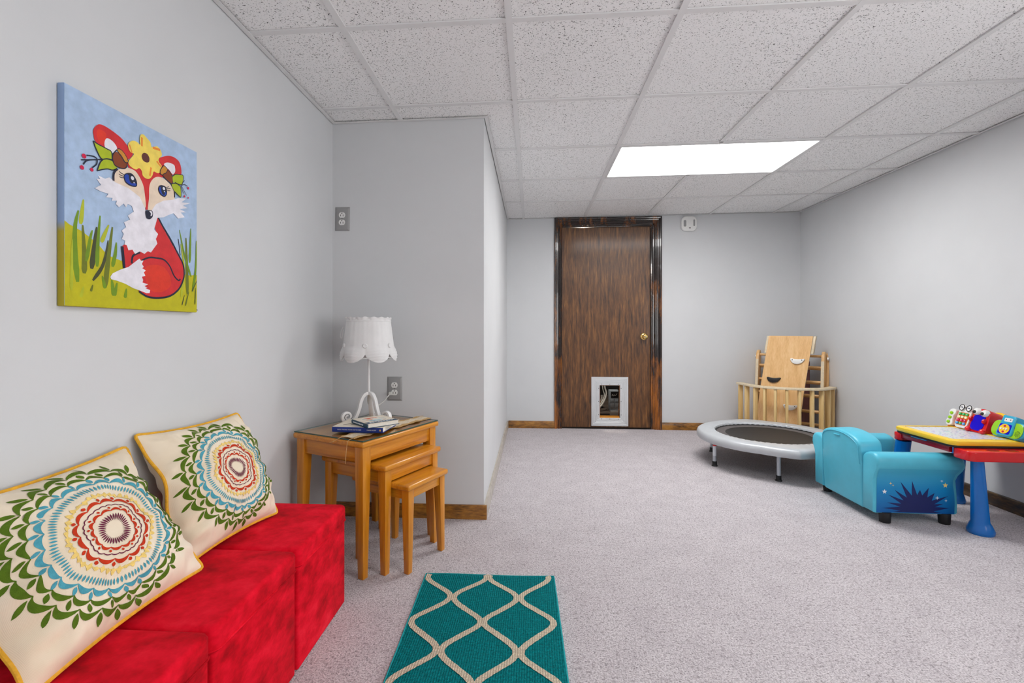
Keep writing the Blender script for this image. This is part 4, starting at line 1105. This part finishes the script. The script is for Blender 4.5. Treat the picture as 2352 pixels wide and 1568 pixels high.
# folded ladder
lad = thing('climbing_ladder', 'folded wooden climbing triangle with rungs leaning in the corner behind the slide board', 'climber', (2.315, 4.43, 0))
Wl = 0.262; LZ = 0.83
leanv = (-NV*0.085 + Vector((0, 0, LZ)))
def lp(s, h, d=0.0): return RV*s + leanv*h + NV*d
for s_, side in ((-Wl, 0), (Wl, 1)):
    for rail, d0 in ((0, 0.0), (1, -0.072)):
        out = []
        hw = 0.040 if rail == 0 else 0.028
        pts2 = [(-hw, 0.0), (hw, 0.0), (hw, 0.86)] + [(hw*math.cos(q*PI/8), 0.945-0.06+0.075*math.sin(q*PI/8)) for q in range(1, 8)] + [(-hw, 0.86)]
        s0 = s_ + (0.020 if rail else 0.0)*(-1 if side == 0 else 1)
        vs = [tuple(lp(s0-0.012, h, d+d0)) for d, h in pts2] + [tuple(lp(s0+0.012, h, d+d0)) for d, h in pts2]
        n = len(pts2)
        fs = [tuple(range(n)), tuple(range(n, 2*n))[::-1]] + [(i, n+i, n+(i+1) % n, (i+1) % n) for i in range(n)]
        MB().add(vs, fs).build('side_rail', T['beech_z'], lad, 0.002)
    # pale ply front edges and the pivot knob
    vs = [lp(s_-0.0118, 0.0, 0.0402), lp(s_+0.0118, 0.0, 0.0402), lp(s_+0.0118, 0.86, 0.0402), lp(s_-0.0118, 0.86, 0.0402)]
    vs += [v_ + NV*0.0012 for v_ in vs]
    MB().add(vs, [(0,1,2,3),(4,5,6,7),(0,1,5,4),(1,2,6,5),(2,3,7,6),(3,0,4,7)]).build('rail_edge', T['birch_edge'], lad)
    e_ = lp(s_ + (0.022 if side else -0.022), 0.885, -0.02)
    MB().tube([e_, e_ + RV*(0.012 if side else -0.012)], 0.014, 12).build('pivot_knob', T['white'], lad, 0.003)
for k, h in enumerate((0.05, 0.19, 0.325, 0.49, 0.635, 0.79, 0.91)):
    MB().tube([lp(-Wl+0.008, h), lp(Wl-0.008, h)], 0.0115, 12).build('rung', T['beech_x'], lad)
    if k < 6: MB().tube([lp(-Wl-0.012, h-0.02, -0.072), lp(Wl+0.012, h-0.02, -0.072)], 0.0115, 12).build('rear_rung', T['beech_x'], lad)

# slide board with climbing holds
bd = thing('slide_board', 'pale wooden slide board with white and black climbing holds leaning on the ladder', 'board', (2.130, 4.308, 0))
roll = math.radians(7.0)
def bp(s, h, d=0.0):
    """s across, h along the board (0..1), d off its face"""
    z = 0.915*h
    back = 0.155*h + 0.016*math.sin(PI*min(1, max(0, (0.30-abs(h-0.16))/0.30)))*(1 if h < 0.46 else 0)
    return RV*(s + math.tan(roll)*z*0.86) - NV*(back) + NV*d + Vector((0, 0, z + 0.02 - math.tan(roll)*0.0*s))
BW = 0.172
mb = MB()
mb.grid(lambda u, v: tuple(bp(-BW+2*BW*u, v, 0.006)), 8, 48)
mb.grid(lambda u, v: tuple(bp(-BW+2*BW*u, v, -0.006)), 8, 48)
for e0 in (-BW, BW): mb.grid(lambda u, v: tuple(bp(e0, v, -0.006+0.012*u)), 1, 48)
for h0 in (0, 1): mb.grid(lambda u, v: tuple(bp(-BW+2*BW*u, h0, -0.006+0.012*v)), 8, 1)
mb.build('board', T['beech_z'], bd, angle=50)
MB().grid(lambda u, v: tuple(bp(BW+0.0004, v, -0.006+0.012*u)), 1, 48).build('board_edge', T['birch_edge'], bd)
def hold(s, h, mat, w_=0.058):
    pts = [(-w_, 0.006), (-w_*0.8, 0.009), (-w_*0.4, 0.0045), (0, 0.003), (w_*0.4, 0.0045), (w_*0.8, 0.009), (w_, 0.006), (w_*0.96, -0.004), (w_*0.7, -0.026), (w_*0.35, -0.038), (0, -0.041), (-w_*0.35, -0.038), (-w_*0.7, -0.026), (-w_*0.96, -0.004)]
    vs = [tuple(bp(s+a, h+b/0.915, 0.0065)) for a, b in pts] + [tuple(bp(s+a*0.93, h+b*0.93/0.915, 0.022)) for a, b in pts]
    n = len(pts)
    o = MB().add(vs, [tuple(range(n)), tuple(range(n, 2*n))[::-1]] + [(i, n+i, n+(i+1) % n, (i+1) % n) for i in range(n)]).build('climbing_hold', mat, bd, 0.002)
    for q in (-0.62, 0.62):
        c_ = bp(s+q*w_, h-0.003, 0.0222)
        MB().tube([c_, c_+NV*0.0006], 0.0042, 10).build('bolt', T['ink'], o)
hold(0.085, 0.775, T['white']); hold(-0.075, 0.585, T['black']); hold(0.085, 0.335, T['white']); hold(-0.075, 0.125, T['black'])
for s_ in (-BW-0.010, BW+0.010):
    pts = [(-0.004, 0.998), (-0.052, 0.998), (-0.056, 0.965), (-0.040, 0.94), (-0.054, 0.925), (-0.056, 0.85), (-0.046, 0.83), (-0.004, 0.83)]
    vs = [tuple(bp(s_-0.009, h, d)) for d, h in pts] + [tuple(bp(s_+0.009, h, d)) for d, h in pts]
    n = len(pts)
    MB().add(vs, [tuple(range(n)), tuple(range(n, 2*n))[::-1]] + [(i, n+i, n+(i+1) % n, (i+1) % n) for i in range(n)]).build('hook_bracket', T['birch_edge'], bd, 0.002)

# rocking arch standing on its side, slats upright
A0 = Vector((1.93, 4.53, 0)); A1 = Vector((2.585, 4.225, 0)); AM = Vector((2.155, 4.135, 0))
arc = thing('rocking_arch', 'curved wooden rocker of upright slats standing on its side before the slide board', 'climber', (2.2, 4.3, 0))
def arc_pt(u):
    p = spline([A0, A0.lerp(AM, 0.5)+Vector((-0.055, -0.055, 0)), AM, AM.lerp(A1, 0.5)+Vector((0.03, -0.075, 0)), A1], 12)
    q = u*(len(p)-1); i = min(int(q), len(p)-2)
    return p[i].lerp(p[i+1], q-i) - Vector((2.2, 4.3, 0))
ARC = [arc_pt(k/40) for k in range(41)]
for z in (0.012, 0.492):
    MB().band([p + Vector((0, 0, z)) for p in ARC], 0.018, 0.060, (0, 0, 1)).build('curved_side', T['birch_edge'] if z > 0.1 else T['beech_x'], arc, 0.003)
for k in range(11):
    p = arc_pt(0.035 + 0.093*k); q = arc_pt(min(1, 0.04+0.093*k+0.01)); t_ = (q-p).normalized()
    M_ = frame(p, t_, Vector((-t_.y, t_.x, 0)), (0, 0, 1))
    MB().box(-0.0105, 0.0105, -0.020, 0.020, 0.021, 0.483, M_).build('slat', T['birch_y'], arc, 0.005)
# plum folded play tent behind the ladder
t = thing('folded_play_tent', 'plum and pink folded cloth standing in the corner behind the ladder', 'folded fabric', (2.44, 4.57, 0))
MB().grid(lambda u, v: tuple(RV*(-0.16+0.29*u) + NV*(0.004*math.sin(20*u)+0.012) + Vector((0, 0, 0.70*v))), 18, 6).grid(lambda u, v: tuple(RV*(-0.16+0.29*u) + NV*(0.004*math.sin(20*u)-0.018) + Vector((0, 0, 0.70*v))), 18, 6).build('plum_cloth', T['plum'], t)
MB().add([tuple(RV*a + NV*0.024 + Vector((0, 0, b))) for a, b in ((-0.10, 0.50), (-0.02, 0.42), (-0.035, 0.36), (-0.05, 0.30), (-0.11, 0.26), (-0.12, 0.40))], [(0,1,2,3,4,5)]).build('pink_flap', T['pink'], t)

# ================================================================== child's armchair
ch = thing('child_armchair', 'turquoise vinyl child armchair with a starburst print, facing the play desk', 'armchair', (1.965, 2.79, 0))
AW = 0.112                              # arm thickness, chair half width 0.285
HW = 0.283
def arm(sign):
    """lofted arm: section (w outward, z) swept along x"""
    sec = [(0.0, 0.052), (0.076, 0.052), (0.078, 0.10), (0.078, 0.17), (0.079, 0.225), (0.086, 0.255), (0.102, 0.285), (0.112, 0.312), (0.108, 0.338), (0.092, 0.354), (0.066, 0.360), (0.038, 0.357), (0.014, 0.348), (0.0, 0.335), (0.0, 0.2)]
    vs = []; fs = []; n = len(sec)
    xs_ = [(-0.212, 0.90), (-0.207, 0.97), (-0.198, 1.0)] + [(-0.19+0.36*k/6, 1.0) for k in range(7)] + [(0.185, 1.0), (0.194, 0.96), (0.199, 0.88)]
    for x, sc_ in xs_:
        for w_, z in sec:
            cw, cz = 0.045, 0.205
            f = max(0, min(1, (x-0.12)/0.07))
            bul = 0.0
            if x > 0.10:
                bul = 0.014*math.exp(-((z-0.315)/0.045)**2) - 0.010*math.exp(-((z-0.215)/0.05)**2)
            W_ = cw+(w_-cw)*sc_; Z_ = cz+(z-cz)*(sc_ if z > 0.1 else 1-(1-sc_)*0.4)
            vs.append((x+bul*f, sign*(HW-AW+0.0+W_), Z_))
    m = len(xs_)
    for i in range(m-1):
        for k in range(n): fs.append((i*n+k, i*n+(k+1) % n, (i+1)*n+(k+1) % n, (i+1)*n+k))
    fs += [tuple(range(n)), tuple(range((m-1)*n, m*n))[::-1]]
    o = MB().add(vs, fs).build('armrest', T['vinyl_turq'], ch, angle=55)
    return o
near_arm = arm(-1); far_arm = arm(1)
# backrest: domed top slab
def back_pt(y, z_, side):
    return None
pts = [(-0.168, 0.055), (0.168, 0.055), (0.170, 0.30)] + [(0.168*math.cos(q), 0.375+0.065*math.sin(q)**0.9) for q in [PI*k/14 for k in range(1, 14)]] + [(-0.170, 0.30)]
Mb = Matrix.Rotation(math.radians(-3), 4, 'Y')
MB().prism(pts, -0.205, -0.085, 'x', Mb).build('backrest', T['vinyl_turq'], ch, 0.014, 3, angle=60)
P = [Mb @ Vector((-0.2055, p[0]*0.93, p[1]-0.012)) for p in pts[2:]]
MB().tube(P, 0.0022, 6).build('back_seam', T['vinyl_turq'], ch)
P = [Mb @ Vector((-0.2075, -0.01+0.05*k, 0.408-0.002*k)) for k in range(2)]
MB().tube(P, 0.0035, 6).build('back_pull_tab', T['vinyl_turq'], ch)
MB().box(-0.085, 0.095, -0.168, 0.168, 0.055, 0.165).build('seat_base', T['vinyl_turq'], ch, 0.012, 3)
MB().box(-0.080, 0.100, -0.166, 0.166, 0.166, 0.215).build('seat_cushion', T['vinyl_turq'], ch, 0.02, 4)
for x in (-0.145, 0.145):
    for y in (-0.235, 0.235):
        MB().lathe([(0.024, 0), (0.027, 0.054)], 18, Matrix.Translation((x, y, 0))).build('foot', T['black'], ch, 0.002)
# print on the near arm panel: follows the outer face of the arm
py = -(HW-AW+0.078)-0.0016
def face_pt(u, v):
    z = 0.0535 + 0.232*v
    w_ = 0.078
    for (w0, z0), (w1, z1) in (((0.076, 0.052), (0.078, 0.10)), ((0.078, 0.10), (0.078, 0.17)), ((0.078, 0.17), (0.079, 0.225)), ((0.079, 0.225), (0.086, 0.255)), ((0.086, 0.255), (0.102, 0.2856))):
        if z0 <= z <= z1: w_ = w0+(w1-w0)*(z-z0)/(z1-z0)
    x1 = 0.183 + 0.014*math.exp(-((z-0.315)/0.045)**2)*0.9 - 0.010*math.exp(-((z-0.215)/0.05)**2)*0.9
    return (-0.196+(x1+0.196)*u, -(HW-AW+w_)-0.0010, z)
pp = MB().grid(face_pt, 24, 24).build('print_panel', T['print_blue'], ch)
def star(cx, cz, r, mat, n=5, inner=0.42, rot=PI/2, nm='star'):
    q = [(cx + (r if k % 2 == 0 else r*inner)*math.cos(rot+PI*k/n), py-0.0008, cz + (r if k % 2 == 0 else r*inner)*math.sin(rot+PI*k/n)) for k in range(2*n)]
    MB().add(q, [tuple(range(2*n))]).build(nm, mat, pp)
burst = []
SP = [(3, 0.150), (14, 0.125), (27, 0.162), (48, 0.120), (66, 0.128), (84, 0.105), (100, 0.158), (119, 0.170), (137, 0.150), (152, 0.160), (168, 0.150), (180, 0.165)]
for k, (dg, R_) in enumerate(SP):
    a = math.radians(dg)
    burst.append((R_*math.cos(a)*1.02+0.004, py-0.0004, 0.078+R_*math.sin(a)*0.92))
    if k < len(SP)-1:
        a2 = math.radians((dg+SP[k+1][0])/2)
        burst.append((0.074*math.cos(a2)*1.15+0.004, py-0.0004, 0.078+0.070*math.sin(a2)))
burst += [(-0.080, py-0.0004, 0.066), (-0.118, py-0.0004, 0.058), (0.118, py-0.0004, 0.058), (0.080, py-0.0004, 0.066)]
MB().add(burst, [tuple(range(len(burst)))]).build('starburst', T['navy'], pp)
for cx, cz, r_, m_, n in ((0.137, 0.200, 0.014, 'star_y', 5), (0.120, 0.222, 0.009, 'star_w', 4), (-0.158, 0.162, 0.013, 'star_w', 5), (-0.128, 0.205, 0.008, 'star_y', 4), (-0.116, 0.195, 0.006, 'star_y', 4), (0.098, 0.135, 0.011, 'star_w', 4), (0.140, 0.122, 0.009, 'star_w', 4)):
    star(cx, cz, r_, T[m_], n, 0.42 if n == 5 else 0.25)

# ================================================================== play desk
dk = thing('activity_desk', 'toy desk with yellow board, red tray and blue legs by the right wall', 'toy desk', (2.27, 2.635, 0))
# local: x to the wall, y away from the viewer
BX0, BX1, BY0, BY1, BT = -0.212, 0.225, -0.190, 0.195, 0.450
rim_o = rrect(BX0, BX1, BY0, BY1, 0.035, 6); rim_i = rrect(BX0+0.034, BX1-0.135, BY0+0.036, BY1-0.030, 0.02, 6)
mb = MB(); n = len(rim_o)
loops = [(rim_o, BT-0.026, 0.004), (rim_o, BT-0.014, 0.0), (rim_o, BT-0.005, 0.002), (rim_o, BT, 0.010)]
vs = []
def inset(pts, d, c_):
    return [(p[0] + (c_[0]-p[0])/abs(c_[0]-p[0]+1e-9)*min(d, abs(c_[0]-p[0])), p[1] + (c_[1]-p[1])/abs(c_[1]-p[1]+1e-9)*min(d, abs(c_[1]-p[1]))) for p in pts]
cc = (0.0, 0.0)
for pts, z, d in loops: vs += [(p[0], p[1], z) for p in inset(pts, d, cc)]
vs += [(p[0], p[1], BT) for p in rim_i] + [(p[0], p[1], BT-0.004) for p in rim_i]
fs = []
for i in range(5): fs += [(i*n+k, i*n+(k+1) % n, (i+1)*n+(k+1) % n, (i+1)*n+k) for k in range(n)]
fs += [tuple(range(n))[::-1], tuple(range(5*n, 6*n))]
MB().add(vs, fs).build('board_top', T['pl_yellow'], dk, angle=45)
MB().add([(p[0], p[1], BT-0.0035) for p in rim_i], [tuple(range(n))]).build('activity_sheet', T['sheet'], dk)
MB().prism(rrect(BX0+0.006, BX1-0.006, BY0+0.006, BY1-0.006, 0.03, 5), BT-0.036, BT-0.0265).build('dark_underside', T['ink'], dk)
MB().box(BX0+0.010, BX0+0.022, -0.02, 0.08, BT-0.043, BT-0.0365).build('sheet_tab', T['pl_lightblue'], dk, 0.002)
# red frame: near tray, user rail, far block
tray = rrect(-0.190, 0.255, -0.262, -0.150, 0.03, 6)
tp = MB().prism(tray, BT-0.086, BT-0.038).build('red_tray', T['pl_red'], dk, 0.006, 3)
for k in range(4):
    MB().prism(circ(-0.06+0.085*k, -0.225, 0.028, 18, 0.018), BT-0.0385, BT-0.0372).build('pen_well', T['pl_dkred'], tp)
MB().prism([(-0.196, BT-0.066), (-0.178, BT-0.068), (-0.178, BT-0.037), (-0.196, BT-0.037)], -0.150, 0.160, 'y').build('red_rail', T['pl_dkred'], dk, 0.003)
MB().prism(rrect(-0.205, -0.120, 0.150, 0.205, 0.02, 5), BT-0.080, BT-0.038).build('red_corner', T['pl_red'], dk, 0.004)
MB().prism(rrect(0.10, 0.255, 0.150, 0.225, 0.02, 5), BT-0.080, BT+0.012).build('red_corner', T['pl_red'], dk, 0.006)
MB().prism(rrect(0.228, 0.262, -0.150, 0.150, 0.012, 4), BT-0.080, BT+0.016).build('red_back_rail', T['pl_red'], dk, 0.005)
def leg(name, top, foot, r0, r1):
    t0 = Vector(top); f0 = Vector(foot)
    P = []; R_ = []
    for u in (0, 0.1, 0.35, 0.6, 0.84, 0.87, 0.90, 0.95, 0.985, 1.0):
        P.append(t0.lerp(f0, u)); R_.append(r0+(r1*0.72-r0)*u if u < 0.86 else r1*(0.76+0.24*min(1, (u-0.86)/0.09)) - (0.004 if u == 1.0 else 0))
    MB().tube(P, R_, 24).build(name, T['pl_blue'], dk, angle=50)
leg('leg', (-0.118, -0.212, BT-0.0865), (-0.082, -0.190, 0.0), 0.024, 0.052)
leg('leg', (-0.165, 0.178, BT-0.0805), (-0.150, 0.250, 0.0), 0.036, 0.050)
leg('leg', (0.150, 0.190, BT-0.0805), (0.170, 0.255, 0.0), 0.030, 0.050)
leg('leg', (0.215, -0.212, BT-0.0865), (0.235, -0.190, 0.0), 0.024, 0.052)
# toys along the back edge; u runs towards the viewer, v up the tilted face, w out towards the user
tilt = math.radians(20)
U = Vector((0, -1, 0)); Vv = Vector((math.sin(tilt), 0, math.cos(tilt))); Wv = Vector((-math.cos(tilt), 0, math.sin(tilt)))
def toy(y, x=0.080): return frame((x, y, BT+0.002), U, Vv, Wv)
# telephone
Mt = toy(0.118) @ Matrix.Diagonal((0.84, 1.0, 1.0, 1.0))
ph = MB().prism(rrect(-0.052, 0.070, 0.0, 0.118, 0.030, 6), -0.075, -0.006, 'z', Mt).build('telephone', T['pl_orange'], dk, 0.010, 3)
MB().prism(rrect(-0.038, 0.052, 0.002, 0.108, 0.022, 6), -0.006, 0.004, 'z', Mt).build('phone_face', T['white'], ph, 0.003)
MB().prism(rrect(-0.030, 0.044, 0.016, 0.088, 0.010, 4), 0.004, 0.0052, 'z', Mt).build('keypad_inlay', T['pl_orange'], ph)
KEY = [('pl_lightblue', '*'), ('pl_green', '0'), ('pl_lightblue', '#'), ('pl_magenta', '7'), ('pl_magenta', '8'), ('pl_magenta', '9'), ('pl_cream', '4'), ('pl_cream', '5'), ('pl_cream', '6'), ('pl_green', '1'), ('pl_green', '2'), ('pl_green', '3')]
for i, (m_, ch_) in enumerate(KEY):
    cu, cv = -0.017+0.024*(i % 3), 0.026+0.0175*(i//3)
    MB().prism(rrect(cu-0.0088, cu+0.0088, cv-0.0068, cv+0.0068, 0.003, 3), 0.0052, 0.0105, 'z', Mt).build('key', T[m_], ph, 0.0015)
    text_obj('key_digit', ch_, 0.012, T['star_w'], Mt @ Matrix.Translation((cu, cv, 0.0108)), ph)
for cu in (-0.018, 0.032):
    MB().lathe([(0.0175, 0.0), (0.0175, 0.008), (0.015, 0.010), (0.0, 0.010)], 20, Mt @ Matrix.Translation((cu, 0.114, 0.0))).build('eye', T['white'], ph)
    MB().tube([Mt @ Vector((cu+0.0165*math.cos(2*PI*k/24), 0.114+0.0165*math.sin(2*PI*k/24), 0.010)) for k in range(24)], 0.0020, 6, True).build('glasses_rim', T['ink'], ph)
    MB().tube([Mt @ Vector((cu-0.007+0.007*k/3*2/2*1.0, 0.112+0.005*math.sin(PI*k/6), 0.0112)) for k in range(7)], 0.0016, 6).build('smiling_eye', T['navy'], ph)
MB().tube([Mt @ Vector((-0.0015, 0.115, 0.010)), Mt @ Vector((0.0155, 0.115, 0.010))], 0.0020, 6).build('glasses_bridge', T['ink'], ph)
Mh = toy(0.186) @ Matrix.Translation((0, 0.004, 0))
hs_pts = spline([(-0.012, 0.0, 0), (0.010, -0.002, 0), (0.022, 0.010, 0), (0.016, 0.032, 0), (0.013, 0.050, 0), (0.020, 0.072, 0), (0.016, 0.090, 0), (-0.004, 0.094, 0), (-0.020, 0.084, 0), (-0.020, 0.066, 0), (-0.014, 0.046, 0), (-0.021, 0.024, 0)], 4, True)
hs_ = MB().prism([(p.x, p.y) for p in hs_pts], -0.02, 0.004, 'z', Mh @ Matrix.Translation((0, 0.002, 0))).build('handset', T['white'], dk, 0.004)
for cv in (0.018, 0.044, 0.070): MB().lathe([(0.0085, 0), (0.008, 0.006), (0.0, 0.008)], 16, Mh @ Matrix.Translation((0, cv, 0.004))).build('green_button', T['pl_lime'], hs_)
# red crab-like screen
Mc0 = toy(0.024)
Mc = Mc0 @ Matrix.Diagonal((0.64, 1.04, 1.0, 1.0))
bodyp = spline([(-0.070, 0.006, 0), (-0.050, -0.002, 0), (0.050, -0.002, 0), (0.078, 0.008, 0), (0.080, 0.040, 0), (0.076, 0.070, 0), (0.066, 0.100, 0), (0.040, 0.118, 0), (0.0, 0.122, 0), (-0.045, 0.114, 0), (-0.066, 0.090, 0), (-0.072, 0.045, 0)], 4, True)
cb = MB().prism([(p.x, p.y) for p in bodyp], -0.080, 0.0, 'z', Mc).build('screen_toy', T['pl_red'], dk, 0.010, 3)
scr = spline([(-0.052, 0.020, 0), (-0.030, 0.008, 0), (0.030, 0.008, 0), (0.050, 0.022, 0), (0.054, 0.048, 0), (0.044, 0.062, 0), (0.050, 0.076, 0), (0.030, 0.086, 0), (-0.030, 0.086, 0), (-0.050, 0.076, 0), (-0.048, 0.060, 0), (-0.056, 0.045, 0)], 4, True)
MB().prism([(p.x, p.y) for p in scr], 0.0, 0.003, 'z', Mc).build('blue_screen', T['pl_screen'], cb)
for cu, cv in ((-0.024, 0.108), (0.021, 0.104)):
    MB().lathe([(0.0195, -0.004), (0.0185, 0.008), (0.013, 0.014), (0.0, 0.016)], 22, Mc0 @ Matrix.Translation((cu, cv, 0))).build('eye', T['white'], cb)
    MB().lathe([(0.009, 0.0), (0.008, 0.003), (0.0, 0.004)], 16, Mc0 @ Matrix.Translation((cu-0.002, cv-0.006, 0.0145))).build('pupil', T['ink'], cb)
for cu, cv in ((-0.062, 0.060), (0.054, 0.058)):
    MB().lathe([(0.0, -0.014), (0.010, -0.010), (0.014, 0.0), (0.010, 0.010), (0.0, 0.014)], 16, Mc @ Matrix.Translation((cu, cv, 0.004))).build('claw', T['pl_red'], cb)
for cu in (-0.060, 0.066):
    MB().lathe([(0.022, -0.004), (0.020, 0.006), (0.010, 0.012), (0.0, 0.013)], 16, Mc @ Matrix.Translation((cu, 0.006, 0.004)), 1.0, 0.6).build('foot', T['pl_red'], cb)
MB().prism([(p.x*1.12, p.y*1.05+0.004) for p in bodyp], -0.092, -0.081, 'z', Mc).build('yellow_backing', T['pl_yellow'], cb, 0.003)
# radio
Mr_ = toy(-0.130, 0.080) @ Matrix.Diagonal((0.88, 1.06, 1.0, 1.0))
outl = spline([(-0.092, 0.040, 0), (-0.086, 0.014, 0), (-0.060, -0.002, 0), (0.0, 0.002, 0), (0.060, -0.002, 0), (0.088, 0.014, 0), (0.094, 0.042, 0), (0.084, 0.070, 0), (0.060, 0.080, 0), (0.0, 0.078, 0), (-0.062, 0.080, 0), (-0.084, 0.068, 0)], 4, True)
rd = MB().prism([(p.x, p.y+0.004) for p in outl], -0.050, 0.0, 'z', Mr_).build('radio', T['pl_sky'], dk, 0.008, 3)
MB().prism([(p.x*0.93, p.y*0.90+0.008) for p in outl], 0.0, 0.004, 'z', Mr_).build('lime_front', T['pl_lime'], rd, 0.002)
MB().prism([(-0.040, 0.010), (0.036, 0.010), (0.044, 0.020), (0.040, 0.066), (0.038, 0.108), (-0.036, 0.110), (-0.040, 0.066), (-0.046, 0.020)], -0.040, 0.012, 'z', Mr_).build('radio_centre', T['pl_sky'], rd, 0.006, 3)
MB().prism(rrect(-0.034, 0.032, 0.018, 0.066, 0.006, 4), 0.012, 0.0135, 'z', Mr_).build('dial_plate', T['pl_screen'], rd)
MB().prism(circ(-0.001, 0.042, 0.0285, 24, 0.0235), 0.0135, 0.015, 'z', Mr_).build('dial', T['pl_yellow'], rd)
for cu, cv, m_ in ((0, 0.042, 'pl_cream'), (-0.016, 0.042, 'white'), (0.014, 0.042, 'white'), (0, 0.056, 'pl_magenta'), (0, 0.028, 'pl_magenta')):
    MB().lathe([(0.0052, 0), (0.0045, 0.003), (0.0, 0.0035)], 12, Mr_ @ Matrix.Translation((cu-0.001, cv, 0.015))).build('dial_button', T[m_], rd)
MB().prism(rrect(-0.018, 0.026, 0.078, 0.096, 0.004, 3), 0.012, 0.0135, 'z', Mr_).build('face_label', T['white'], rd)
for cu in (-0.009, 0.016):
    MB().prism(circ(cu, 0.088, 0.0028, 10), 0.0135, 0.0142, 'z', Mr_).build('face_mark', T['ink'], rd)
for i in range(5):
    for j in range(5):
        if (i-2)**2+(j-2)**2 <= 5: MB().prism(circ(0.066+0.006*(i-2), 0.030+0.006*(j-2), 0.0017, 8), 0.004, 0.0048, 'z', Mr_).build('speaker_hole', T['slot'], rd)

# ================================================================== motion detector on the back wall
md = thing('wall_sensor', 'white rounded square sensor on the back wall beside the top of the door', 'sensor', (1.544, YB-0.0003, 2.032))
MB().prism(rrect(-0.076, 0.076, -0.074, 0.074, 0.048, 8), -0.030, 0.0, 'y').build('sensor_body', T['white'], md, 0.010, 3)
MB().prism(rrect(-0.054, -0.030, -0.030, 0.034, 0.011, 5), -0.0308, -0.0300, 'y').build('grille', T['plate'], md)
MB().prism(rrect(0.038, 0.054, -0.026, 0.040, 0.0075, 5), -0.0308, -0.0300, 'y').build('grille', T['plate'], md)
MB().prism(rrect(-0.004, 0.014, -0.047, -0.040, 0.0032, 4), -0.0308, -0.0300, 'y').build('sensor_eye', T['slot'], md)
